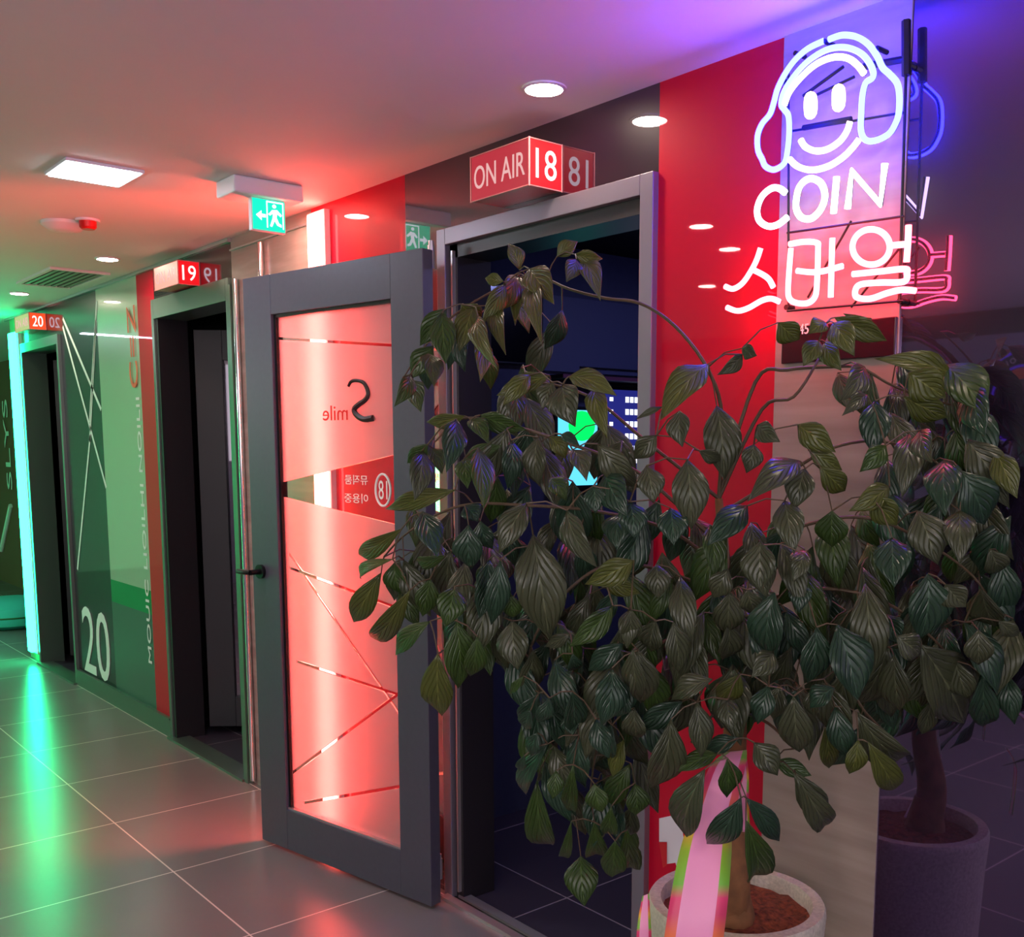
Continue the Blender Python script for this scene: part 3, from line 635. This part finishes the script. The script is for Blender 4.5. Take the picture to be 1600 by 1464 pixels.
# far end of the corridor
o = thing('wall_lettering', 'white slanted lettering on the brown wall beyond the green strip', 'lettering', (-8.6, 0, 1.0))
t_ = MB(); add_text(t_, 'SLYS', .1, atY(11, 695, .89), (0, 0, 1), (-1, 0, 0), .001, width=.95, height=.2)
t_.tube([atY(17, 790, .885), atY(2, 860, .885)], .025, 8); t_.build('letters', 'whitevinyl', o)
o = thing('floor_cushion', 'puffy teal floor cushion at the far left beyond the green strip', 'cushion', (-9.42, .22, 0))
t_ = MB(); t_.lathe([(.20, .0), (.30, .04), (.33, .11), (.31, .18), (.22, .235), (.10, .25)], (-9.42, .22, 0), 32); t_.build('cushion', 'tealcushion', o, origin=(-9.42, .22, 0))
MB().tube([(-9.42 + .325 * math.cos(q), 0.22 + .325 * math.sin(q), .11) for q in np.linspace(0, 2 * PI, 40, endpoint=False)], .008, 6, closed=True).build('piping', 'greenseat', o)
# round emblem on the far side of the hall, seen mirrored in the dark glass
cc = atY(1600, 620, -YB); rad = .30
o = thing('round_emblem', 'round black emblem with violet rim and orange shapes on the far hall wall', 'sign', (cc.x, YB, cc.z))
def disc(x, z, r, a0=0, a1=2 * PI, n=40): return [(x + r * math.cos(q), z + r * math.sin(q)) for q in np.linspace(a0, a1, n, endpoint=False)]
MB().prism(disc(cc.x, cc.z, rad), 1, YB + .001, YB + .02).build('disc', mat('emblem_black', (8, 6, 14), .4), o)
t_ = MB(); t_.tube([(x, YB + .022, z) for x, z in disc(cc.x, cc.z, rad * .97)], .010, 6, closed=True).tube([(x, YB + .022, z) for x, z in disc(cc.x, cc.z, rad * .66)], .008, 6, closed=True)
t_.build('rim_rings', emit('violet_rim', (.10, .04, .5), .8), o)
t_ = MB(); t_.prism(disc(cc.x, cc.z + .02, rad * .55, .15 * PI, .95 * PI, 20), 1, YB + .02, YB + .024); t_.prism(disc(cc.x - .02, cc.z - .12, rad * .28, 0, 2 * PI, 16), 1, YB + .02, YB + .024)
t_.build('orange_shapes', mat('emblem_orange', (230, 110, 50), .5), o)
t_ = MB()
for i in range(15):
    q = PI * (.15 + i * .05); add_text(t_, 'NOODIO MUSIC NO'[i], .05, (cc.x - rad * .81 * math.cos(q), YB + .021, cc.z + rad * .81 * math.sin(q)), (-math.sin(q), 0, -math.cos(q)), (-math.cos(q), 0, math.sin(q)), .001)
t_.build('rim_letters', 'whitevinyl', o)

# ================================================================== THE POTTED TREE
def leafmat(name, c1, c2, rough=0.36):
    m, nt, p = newmat(name)
    uv = nt.nodes.new('ShaderNodeUVMap'); sp = nt.nodes.new('ShaderNodeSeparateXYZ'); nt.links.new(uv.outputs[0], sp.inputs[0])
    def mth(op, a, b=None, c=None):
        n = nt.nodes.new('ShaderNodeMath'); n.operation = op
        for i, v in enumerate((a, b, c)):
            if v is None: continue
            if isinstance(v, (int, float)): n.inputs[i].default_value = v
            else: nt.links.new(v, n.inputs[i])
        return n.outputs[0]
    au = mth('ABSOLUTE', mth('SUBTRACT', sp.outputs[0], 0.5))
    ph = mth('MULTIPLY_ADD', au, -1.2, sp.outputs[1])
    wv = mth('ABSOLUTE', mth('SINE', mth('MULTIPLY', ph, 17.0)))            # side veins at wv = 0
    vein = mth('SUBTRACT', 1.0, mth('MINIMUM', mth('MULTIPLY', wv, 5.0), 1.0))
    mid = mth('LESS_THAN', au, 0.018)
    vv = mth('MAXIMUM', mth('MULTIPLY', vein, 0.28), mid)
    tc = nt.nodes.new('ShaderNodeTexCoord'); n = nt.nodes.new('ShaderNodeTexNoise'); n.inputs['Scale'].default_value = 9
    nt.links.new(tc.outputs['Object'], n.inputs['Vector'])
    mx0 = nt.nodes.new('ShaderNodeMixRGB'); nt.links.new(n.outputs[0], mx0.inputs[0]); mx0.inputs[1].default_value = (*lin(c1), 1); mx0.inputs[2].default_value = (*lin(c2), 1)
    mx = nt.nodes.new('ShaderNodeMixRGB'); nt.links.new(vv, mx.inputs[0]); nt.links.new(mx0.outputs[0], mx.inputs[1]); mx.inputs[2].default_value = (*[min(1, v * 1.7 + .01) for v in lin(c2)], 1)
    nt.links.new(mx.outputs[0], p.inputs['Base Color'])
    bp = nt.nodes.new('ShaderNodeBump'); bp.inputs['Strength'].default_value = 0.6; bp.inputs['Distance'].default_value = 0.0035
    nt.links.new(mth('MINIMUM', mth('MULTIPLY', wv, 1.6), 1.0), bp.inputs['Height']); nt.links.new(bp.outputs[0], p.inputs['Normal'])
    p.inputs['Roughness'].default_value = rough; p.inputs['Specular IOR Level'].default_value = 0.5
    tl = nt.nodes.new('ShaderNodeBsdfTranslucent'); tl.inputs[0].default_value = (*lin(c2), 1)
    ms = nt.nodes.new('ShaderNodeMixShader'); ms.inputs[0].default_value = 0.12
    nt.links.new(p.outputs[0], ms.inputs[1]); nt.links.new(tl.outputs[0], ms.inputs[2]); nt.links.new(ms.outputs[0], nt.nodes['Material Output'].inputs[0])
    return m
LMATS = [leafmat('olive_green_leaf', (64, 74, 24), (88, 90, 38)), leafmat('fresh_green_leaf', (40, 64, 20), (58, 78, 30)),
         leafmat('deep_blue_green_leaf', (26, 50, 34), (44, 68, 50), .3), leafmat('dull_olive_leaf', (52, 58, 38), (74, 77, 54), .33)]

def cA(u, v): return (540 + u / 3.328, 360 + v / 3.328)
def cB(u, v): return (540 + u / 3.328, 760 + v / 3.328)
def cC(u, v): return (960 + u / 2.5, 480 + v / 2.5)
def cD(u, v): return (960 + u / 2.5, 850 + v / 2.5)
def cE(u, v): return (950 + u / 2.4615, 1150 + v / 2.4615)
def cF(u, v): return (680 + u / 4.02, 1100 + v / 4.02)
# leaf base, leaf tip, width and tone, read off the photograph
RAW = {
 cA: (3.328, [(905,205,850,62,88,0),(1100,135,1205,55,90,0),(1190,125,1338,150,80,0),(1200,150,1150,265,100,3),(1235,165,1322,338,115,0),(955,200,1078,372,160,0),(820,265,722,248,70,0),
  (880,230,775,430,120,0),(905,240,880,478,95,0),(940,240,945,475,95,0),(985,270,1008,565,105,0),(800,420,815,615,92,0),(830,280,712,485,105,0),(690,450,768,705,95,0),(700,550,708,775,100,0),
  (665,395,590,625,135,0),(525,405,385,600,130,1),(500,430,520,690,145,1),(600,385,705,480,135,0),(455,600,338,772,125,1),(430,640,462,800,120,1),(335,750,262,912,95,1),(350,780,388,938,115,1),
  (620,965,415,1002,85,0),(700,960,938,1040,110,1),(575,980,530,1250,135,2),(620,1180,812,1118,85,1),(650,985,745,1100,100,1),(430,1110,318,1215,90,1),(450,1130,502,1262,100,1),(400,1145,365,1400,135,3),
  (862,1090,850,1345,125,2),(625,1180,632,1335,115,1),(690,1130,722,1440,130,1),(1060,755,785,855,110,0),(960,750,820,905,110,0),(1075,790,1020,930,115,3),(1130,800,1185,1015,185,3),(1160,760,1405,845,120,0),
  (1290,820,1352,1065,120,0),(1000,1075,1000,1330,130,3),(1060,1070,1150,1185,100,0),(1120,1060,1215,1115,60,2),(1060,1290,1150,1400,110,1),(1310,1110,1525,1345,150,3),(1180,1140,1255,1290,120,3),(570,1350,195,1452,105,0),
  (1350,1265,1455,1480,180,2),(1290,1330,1300,1470,120,2)]),
 cB: (3.328, [(290,222,48,372,105,0),(245,378,48,478,62,0),(185,450,28,725,135,0),(335,540,118,825,130,0),(440,700,243,880,100,1),(255,395,290,565,125,1),(400,130,478,360,150,2),(520,360,355,392,75,1),
  (640,200,650,438,160,2),(440,480,400,680,130,1),(565,520,520,730,160,1),(480,870,495,1210,165,0),(580,700,592,1060,175,1),(685,780,650,1000,120,1),(745,380,700,690,150,2),(805,380,760,730,130,2),(940,88,795,345,150,3),
  (975,250,1062,810,270,3),(965,310,925,590,120,3),(868,700,892,955,175,3),(1150,125,1292,420,135,3),(1435,140,1405,318,155,2),(1500,385,1248,512,150,0),(1390,620,1168,838,135,1),(1484,640,1470,828,112,3),(1170,768,1035,835,75,3),
  (1445,815,1255,962,125,2),(1385,945,1340,1250,170,2),(1495,850,1532,1110,120,3),(1180,870,1185,965,80,2),(925,985,850,1085,45,1),(1005,1075,898,1235,100,2),(1180,1065,1185,1290,130,2),(1060,1100,1000,1235,90,2),
  (1385,1240,1342,1415,150,2),(1500,1150,1520,1320,130,3),(620,830,560,900,90,1),(620,100,690,180,120,2),(700,180,760,330,120,2),(860,560,870,690,110,1),(1330,470,1530,560,110,0)]),
 cC: (2.5, [(365,222,178,430,125,0),(190,388,82,437,26,3),(255,405,262,545,95,3),(400,385,432,675,155,3),(500,160,555,190,60,3),(500,185,408,265,60,3),(165,500,75,595,90,3),(285,595,302,870,150,3),(125,620,155,765,110,3),
  (715,458,862,565,110,0),(760,560,892,638,80,0),(800,620,908,725,100,0),(725,600,525,745,115,3),(745,630,700,790,120,3),(560,460,642,525,85,3),(545,535,518,648,90,3),(640,60,725,130,105,0),(860,40,1068,132,95,0),
  (855,60,935,185,110,0),(800,130,738,228,85,0),(820,135,882,245,85,0),(975,232,892,362,105,3),(985,340,895,418,65,3),(1020,365,1010,578,125,2),(1322,262,1030,195,95,0),(1150,255,1295,355,150,0),(1290,225,1455,410,170,1),
  (1395,300,1442,505,130,2),(1130,350,1305,435,115,0),(1060,540,962,642,90,1),(1150,495,1128,735,120,3),(1195,480,1235,605,100,3),(1290,595,1288,805,145,2),(1375,515,1535,725,155,3),(1355,640,1455,855,165,2),(1490,560,1572,745,110,0),
  (1350,795,1350,995,125,3),(1185,795,1265,1005,155,3),(1085,900,1092,1090,150,2),(1075,700,925,795,100,0),(1000,735,1105,855,115,0),(850,795,850,940,130,1),(520,775,365,925,120,2),(665,755,702,960,125,3),(570,915,572,1110,140,3),
  (742,945,705,1065,85,3),(220,785,232,925,125,2),(20,640,75,725,90,3),(1465,945,1505,1045,100,3),(830,60,760,100,70,0),(1010,60,900,30,50,0),(30,520,20,640,110,3),(60,760,80,900,120,2),(330,560,420,600,60,3)]),
 cD: (2.5, [(560,5,592,210,125,3),(445,95,385,215,100,3),(165,80,172,215,105,3),(58,255,50,405,88,3),(162,300,138,425,105,3),(230,305,255,510,105,3),(92,415,112,635,125,3),(450,185,438,358,125,3),(518,178,552,275,92,3),
  (625,188,598,448,145,2),(722,148,722,268,92,2),(742,38,698,145,75,3),(790,325,758,550,125,2),(870,315,955,612,175,2),(980,155,1002,535,150,3),(1060,275,1112,388,115,2),(1225,115,1200,378,170,2),(1292,158,1372,248,115,3),
  (1432,175,1484,328,130,3),(1092,435,1112,658,125,3),(1200,395,1378,708,225,3),(1330,455,1385,612,115,3),(1422,335,1422,478,115,3),(1440,515,1440,728,115,2),(1532,505,1562,708,95,2),(1552,375,1572,488,75,3),(1500,300,1582,362,65,3),
  (492,508,398,615,95,0),(382,528,215,605,95,3),(265,615,78,728,95,2),(322,618,342,838,100,3),(222,685,148,968,145,3),(442,608,462,728,90,3),(645,555,620,688,95,3),(700,595,722,828,135,3),(772,565,782,678,75,3),
  (862,635,905,838,105,2),(945,655,1155,855,150,3),(822,715,842,888,75,0),(952,765,920,905,85,0),(992,775,1108,980,110,0),(485,758,345,812,75,2),(402,820,245,885,80,1),(442,838,442,985,85,1),(622,848,772,905,75,1),
  (545,775,640,905,115,3),(700,890,835,1090,115,3),(602,555,558,705,100,2),(30,560,10,680,110,2),(860,560,760,640,90,2),(1100,360,1200,440,110,3),(620,420,540,520,100,3)]),
 cE: (2.4615, [(372,128,285,405,135,3),(512,238,378,435,115,2),(532,238,668,412,90,2),(530,325,562,568,125,1),(460,85,460,242,82,1),(722,148,855,375,112,3)]),
 cF: (4.02, [(905,195,935,520,145,2),(705,250,535,595,125,2),(640,480,722,935,180,1),(868,380,850,710,105,1),(855,735,788,975,75,1),(915,955,935,1270,220,1),(600,40,560,160,110,2),(1010,95,1090,345,150,2),
  (1185,225,1108,465,115,0),(860,50,862,195,130,2),(1105,645,1088,838,115,1),(1000,500,1045,690,145,1),(1205,790,1225,1060,165,1),(1255,495,1262,710,155,1),(560,325,528,425,70,2),(1000,740,1010,960,150,1),(1130,860,1110,1100,170,1),(760,420,740,600,110,1),(640,180,600,330,100,2)]),
}
TR = Vector((-1.245, -0.335, 0))              # trunk foot
DZ = 2.0                                      # how far the trunk stands in front of the lens
def depth_for(px, py, lay):
    r2 = ((px - 1090) / 520.0) ** 2 + ((py - 880) / 480.0) ** 2
    d = DZ - 0.34 * math.sqrt(max(0.0, 1 - r2)) + lay
    dr = ray(px, py); lim = (-0.055 - CAM[1]) / dr[1] if dr[1] > 0 else 9
    return min(d, lim)
rnd = random.Random(11)
leaves = []                                   # base, tip, width, tone
for conv, (sc_, lst) in RAW.items():
    for (a, b, c, d, wd, tone) in lst:
        p, q = conv(a, b), conv(c, d); lay = rnd.uniform(-.05, .07) - (.13 if conv is cE else 0)
        d0 = depth_for(*p, lay); d1_ = min(depth_for(*q, lay) + rnd.uniform(-.05, .035), depth_for(*q, 9))
        P, Q = atD(*p, d0), atD(*q, d1_)
        leaves.append((P, Q, wd / sc_ * (d0 + d1_) / 2 / FPX, tone, True))
# inner leaves, behind the outer shell of the crown, drooping from their twigs
OUT = [(760, 470), (900, 440), (850, 560), (960, 640), (1130, 600), (1260, 640), (1330, 540), (1440, 560), (1560, 640), (1590, 720), (1590, 1080), (1530, 1110), (1400, 1150), (1330, 1190), (1180, 1190), (1060, 1250), (1010, 1340), (940, 1320), (870, 1290), (820, 1180), (800, 1080), (700, 1010), (600, 960), (600, 860), (640, 760), (660, 640), (650, 540)]
def inside(x, y, poly):
    c = False; j = len(poly) - 1
    for i in range(len(poly)):
        if (poly[i][1] > y) != (poly[j][1] > y) and x < (poly[j][0] - poly[i][0]) * (y - poly[i][1]) / (poly[j][1] - poly[i][1]) + poly[i][0]: c = not c
        j = i
    return c
n_in = 0
while n_in < 330:
    x, y = rnd.uniform(600, 1590), rnd.uniform(440, 1350)
    if not inside(x, y, OUT): continue
    if y < 800 and 960 < x < 1340 and rnd.random() < .93: continue
    if y < 760 and x < 800 and rnd.random() < .8: continue
    if y < 900 and rnd.random() < .45: continue
    if y > 1080 and 1010 < x < 1330: continue
    if y > 1000 and 1090 < x < 1330 and rnd.random() < .5: continue
    lay = rnd.uniform(.06, .42); d0 = depth_for(x, y, lay); P = atD(x, y, d0)
    L = rnd.uniform(.085, .15); a = rnd.uniform(0, 2 * PI); dv = Vector((math.cos(a) * .55, math.sin(a) * .4, -1)).normalized()
    Q = P + dv * L
    if Q.y > -.03: Q.y = -.03
    px_ = Vector(Q - Vector(CAM)); zz = px_.dot(Vector(FW)); qx, qy = CX + FPX * px_.dot(Vector(RT)) / zz, CY - FPX * px_.dot(Vector(UP)) / zz
    if not inside(qx, qy - 12, OUT): continue
    leaves.append((P, Q, L * rnd.uniform(.38, .5), rnd.choice((1, 2, 2, 3, 3)), False)); n_in += 1

LV, LF, LU, LMI = [], [], [], []
PROF = [0.03, .36, .70, .93, 1.0, .95, .79, .54, .25, 0.0]
def add_leaf(P, Q, wid, tone):
    ax = Q - P; L = ax.length; t = ax.normalized()
    view = (Vector(CAM) - P).normalized()
    side = t.cross(view)
    if side.length < .05: side = t.orthogonal()
    side.normalize(); nrm = side.cross(t).normalized()
    a = rnd.uniform(-.55, .55); side, nrm = side * math.cos(a) + nrm * math.sin(a), nrm * math.cos(a) - side * math.sin(a)
    wid = wid / math.cos(a) * .5; fold = rnd.uniform(.10, .34); curl = rnd.uniform(.04, .16) * L; wav = rnd.uniform(0, .05) * L; ph = rnd.uniform(0, 6)
    o = len(LV); n = len(PROF)
    for i in range(n):
        v = i / (n - 1); c = P + t * (L * v) + nrm * (curl * math.sin(PI * v) - curl * .6 * v * v)
        for k in (-2, -1, 0, 1, 2):
            h = wid * PROF[i] * k / 2
            p = c + side * h * (1 - .12 * fold) + nrm * (abs(h) * fold * 1.1 + (wav * math.sin(ph + v * 9) * (abs(k) / 2) * (1 if k > 0 else -.8)) * PROF[i])
            if p.y > -.012: p.y = -.012
            LV.append(p); LU.append((.5 + k / 4, v))
    for i in range(n - 1):
        for k in range(4):
            b = o + i * 5 + k; LF.append((b, b + 1, b + 6, b + 5)); LMI.append(tone)
for P, Q, wd, tone, spec in leaves: add_leaf(P, Q, wd, tone)

plant = thing('potted_tree', 'leafy weeping tree in a speckled cream pot in front of the neon sign', 'potted tree', (TR.x, TR.y, 0))
me = bpy.data.meshes.new('foliage'); me.from_pydata([v - TR for v in LV], [], LF)
for mm in LMATS: me.materials.append(mm)
me.polygons.foreach_set('material_index', LMI); me.polygons.foreach_set('use_smooth', [True] * len(LF))
uvl = me.uv_layers.new(name='UVMap')
for pl_ in me.polygons:
    for li in pl_.loop_indices: uvl.data[li].uv = LU[me.loops[li].vertex_index]
me.update()
fo = bpy.data.objects.new('foliage', me); COL.objects.link(fo); fo.parent = plant
sol = fo.modifiers.new('thickness', 'SOLIDIFY'); sol.thickness = 0.0006

# trunk and main branches
PR, PZ = 0.175, 0.60
PC = (-1.25, -0.34)
tk = [Vector((-1.235, -.375, .56)), Vector((-1.225, -.385, .68)), Vector((-1.245, -.37, .82)), Vector((-1.235, -.375, .98)), Vector((-1.24, -.38, 1.15)), Vector((-1.25, -.40, 1.30)), Vector((-1.26, -.41, 1.42))]
TK = spline(tk, 6)
MB().tube(TK, [.034 * (1 - i / len(TK)) ** 1.2 + .007 for i in range(len(TK))], 12).tube([(-1.235, -.375, .55), (-1.233, -.376, .60), (-1.232, -.378, .66)], [.055, .045, .030], 14).build('trunk', 'trunk', plant)
BR = [ [(1150,760),(1128,650),(1105,575),(1055,510),(1000,474),(945,466),(890,452),(830,430),(770,455),(700,500),(650,560),(625,600)],
       [(1140,640),(1180,597),(1230,578),(1300,573),(1345,575),(1390,600),(1440,620),(1500,640),(1545,690)],
       [(1140,700),(1190,640),(1240,620),(1280,560),(1300,520),(1340,500)],
       [(1130,780),(1010,690),(930,625),(860,600),(800,600)],
       [(1150,850),(1000,740),(880,690),(780,660),(720,655),(680,690)],
       [(1150,900),(1050,830),(940,800),(830,790),(720,790),(640,830),(600,870)],
       [(1150,930),(1060,900),(960,880),(880,930),(830,1010),(830,1090)],
       [(1160,800),(1230,740),(1300,700),(1380,690),(1460,720),(1520,790)],
       [(1160,880),(1260,820),(1360,810),(1450,850),(1520,900),(1560,960)],
       [(1160,960),(1270,920),(1380,940),(1460,1000),(1500,1050)],
       [(1155,1010),(1080,990),(1010,1020),(950,1090),(930,1180),(920,1260)],
       [(1155,1040),(1240,1010),(1310,1050),(1350,1110),(1380,1140)],
       [(1160,1120),(1200,1130),(1240,1170)], [(1155,1100),(1120,1110),(1080,1160)] ]
bm_ = MB(); nodes = [Vector(p) for p in TK]
for pts in BR:
    P = []
    for i, (x, y) in enumerate(pts):
        s_ = min(1, i / 2.5); d = (1 - s_) * 1.97 + s_ * (depth_for(x, y, .10)); P.append(atD(x, y, d))
    near = min(TK, key=lambda q: (q - P[0]).length); P[0] = near.copy()
    Q = spline(P, 5); bm_.tube(Q, [.0034 * (1 - .7 * i / len(Q)) + .0006 for i in range(len(Q))], 7); nodes += Q
bm_.build('branches', 'stem', plant)
# twigs: every leaf base joined to the nearest twig that already hangs on the tree
import heapq
tw = MB(); NA = np.array([tuple(v) for v in nodes]); todo = [lf_[0] for lf_ in leaves]
TA = np.array([tuple(v) for v in todo]); best = np.full(len(todo), 1e9); par = [None] * len(todo)
def relax(pts):
    for p in pts:
        d = np.linalg.norm(TA - p, axis=1); mk = d < best
        best[mk] = d[mk]
        for i in np.nonzero(mk)[0]: par[i] = p
relax(NA); done = np.zeros(len(todo), bool)
for _ in range(len(todo)):
    i = int(np.argmin(np.where(done, 1e9, best))); done[i] = True
    a, b = Vector(par[i]), todo[i]; L = (b - a).length
    if L > .002:
        mid_ = (a + b) / 2 + Vector((0, 0, .12 * L)); 
        tw.tube([a, mid_, b], [.0016, .0013, .0011], 5, caps=False)
    sv = best[done].copy(); relax([TA[i]]); best[done] = sv
tag(tw.build('twigs', 'stem', plant), kind='stuff')

# pot and soil
prof = [(PR * .80, 0), (PR * .84, .01), (PR * .92, .25), (PR * .98, .5), (PR * 1.02, .585), (PR * 1.015, .598), (PR * .995, .604), (PR * .87, .604), (PR * .85, .596), (PR * .84, .55), (PR * .80, .50)]
MB().lathe(prof, (PC[0], PC[1], 0), 64, cap1=False).build('pot', 'pot', plant, origin=(PC[0], PC[1], 0))
sm = MB(); R_ = PR * .845
rings = [(R_ * k / 8) for k in range(9)]
vs = [(PC[0], PC[1], .586)]; fs = []
for i in range(1, 9):
    for j in range(40):
        q = 2 * PI * j / 40; vs.append((PC[0] + rings[i] * math.cos(q), PC[1] + rings[i] * math.sin(q), 0.572 + .014 * (1 - i / 8) + rnd.uniform(-.003, .005)))
for j in range(40): fs.append((0, 1 + j, 1 + (j + 1) % 40))
for i in range(7):
    for j in range(40): fs.append((1 + i * 40 + j, 1 + (i + 1) * 40 + j, 1 + (i + 1) * 40 + (j + 1) % 40, 1 + i * 40 + (j + 1) % 40))
sm.add(vs, fs, 0, True)
sm.build('soil', 'soil', plant)

# congratulation ribbon hanging over the rim
def ribbonmat():
    m, nt, p = newmat('pink_ribbon_with_rainbow_borders')
    uv = nt.nodes.new('ShaderNodeUVMap'); sp = nt.nodes.new('ShaderNodeSeparateXYZ'); nt.links.new(uv.outputs[0], sp.inputs[0])
    r = nt.nodes.new('ShaderNodeValToRGB'); fr = nt.nodes.new('ShaderNodeMath'); fr.operation = 'FRACT'; mu = nt.nodes.new('ShaderNodeMath'); mu.operation = 'MULTIPLY_ADD'; mu.inputs[1].default_value = -2.3; mu.inputs[2].default_value = 0.23
    nt.links.new(sp.outputs[1], mu.inputs[0]); nt.links.new(mu.outputs[0], fr.inputs[0]); nt.links.new(fr.outputs[0], r.inputs[0])
    cols = [(0, (120, 190, 60)), (.25, (150, 190, 50)), (.45, (235, 185, 60)), (.62, (240, 120, 70)), (.78, (225, 60, 110)), (.9, (235, 60, 120)), (1, (120, 190, 60))]
    e = r.color_ramp.elements
    while len(e) < len(cols): e.new(.5)
    for el, (ps, c) in zip(e, cols): el.position = ps; el.color = (*lin(c), 1)
    ab = nt.nodes.new('ShaderNodeMath'); ab.operation = 'SUBTRACT'; ab.inputs[1].default_value = .5; nt.links.new(sp.outputs[0], ab.inputs[0])
    a2 = nt.nodes.new('ShaderNodeMath'); a2.operation = 'ABSOLUTE'; nt.links.new(ab.outputs[0], a2.inputs[0])
    g = nt.nodes.new('ShaderNodeMath'); g.operation = 'GREATER_THAN'; g.inputs[1].default_value = .31; nt.links.new(a2.outputs[0], g.inputs[0])
    mx = nt.nodes.new('ShaderNodeMixRGB'); nt.links.new(g.outputs[0], mx.inputs[0]); mx.inputs[1].default_value = (*lin((250, 160, 205)), 1); nt.links.new(r.outputs[0], mx.inputs[2])
    nt.links.new(mx.outputs[0], p.inputs['Base Color']); p.inputs['Roughness'].default_value = .4; p.inputs['Sheen Weight'].default_value = .3
    return m
RM = ribbonmat()
def ribbon(name, cl, label, group):
    """cl: (left point, right point) pairs"""
    vs, fs, uv = [], [], []; n = len(cl)
    Ls = spline([c[0] for c in cl], 6); Rs = spline([c[1] for c in cl], 6)
    for i, (a, b) in enumerate(zip(Ls, Rs)):
        for k in range(5):
            vs.append(a.lerp(b, k / 4)); uv.append((k / 4, i / (len(Ls) - 1)))
    for i in range(len(Ls) - 1):
        for k in range(4): b = i * 5 + k; fs.append((b, b + 1, b + 6, b + 5))
    me = bpy.data.meshes.new(name); c0 = vs[0].copy(); me.from_pydata([v - c0 for v in vs], [], fs); me.materials.append(RM)
    ul = me.uv_layers.new(name='UVMap')
    for pl_ in me.polygons:
        pl_.use_smooth = True
        for li in pl_.loop_indices: ul.data[li].uv = uv[me.loops[li].vertex_index]
    o = bpy.data.objects.new(name, me); COL.objects.link(o); o.location = c0
    s_ = o.modifiers.new('thickness', 'SOLIDIFY'); s_.thickness = .0006; s_.offset = 0
    return tag(o, label, 'ribbon', group)
def R2(l, r, d): return (atD(*l, d), atD(*r, d))
ribbon('gift_ribbon', [R2((1135, 1175), (1167, 1172), 1.90), R2((1108, 1200), (1165, 1196), 1.86), R2((1078, 1280), (1146, 1285), 1.80), R2((1062, 1330), (1143, 1334), 1.755), R2((1048, 1400), (1138, 1400), 1.725), R2((1037, 1470), (1130, 1472), 1.712), R2((1028, 1540), (1122, 1545), 1.735), R2((1022, 1620), (1116, 1625), 1.77)],
       'wide pink ribbon with rainbow edges hanging down over the pot rim', None)
ribbon('gift_ribbon', [R2((1150, 1180), (1166, 1178), 1.905), R2((1152, 1215), (1170, 1212), 1.895), R2((1150, 1250), (1170, 1252), 1.89), R2((1158, 1300), (1172, 1300), 1.90)],
       'short narrow end of pink ribbon tied at the trunk', None)
ribbon('gift_ribbon', [R2((1004, 1400), (1014, 1396), 1.80), R2((998, 1430), (1016, 1428), 1.785), R2((994, 1470), (1018, 1470), 1.78), R2((992, 1560), (1018, 1560), 1.80)],
       'thin ribbon tail down the left side of the pot', None)
# white card stuck in the soil
cc_ = [atD(1030, 1279, 1.98), atD(1062, 1272, 1.98), atD(1069, 1314, 1.98), atD(1068, 1346, 1.98), atD(1042, 1350, 1.98), atD(1030, 1316, 1.98)]
nv = Vector((-RT[1], RT[0], 0)); nv = Vector((FW[0], FW[1], 0)).normalized() * .0015
card = MB(); n = len(cc_)
card.add(cc_ + [c + nv for c in cc_], [tuple(range(n)), tuple(range(2 * n - 1, n - 1, -1))] + [(i, (i + 1) % n, n + (i + 1) % n, n + i) for i in range(n)])
co = thing('plant_card', 'white card with a red edge on a stick at the left of the pot', 'card', tuple(cc_[4]))
card.build('card', 'white', co)
r1 = [atD(1030, 1316, 1.975), atD(1042, 1316, 1.975), atD(1042, 1352, 1.975), atD(1036, 1356, 1.975)]
MB().add(r1 + [c + nv for c in r1], [(0, 1, 2, 3), (7, 6, 5, 4), (0, 1, 5, 4), (1, 2, 6, 5), (2, 3, 7, 6), (3, 0, 4, 7)]).build('red_edge', 'redvinyl', co)
MB().tube([atD(1055, 1340, 1.99), Vector((PC[0] - .06, PC[1] - .06, .56))], .003, 6).build('stick', 'white', co)
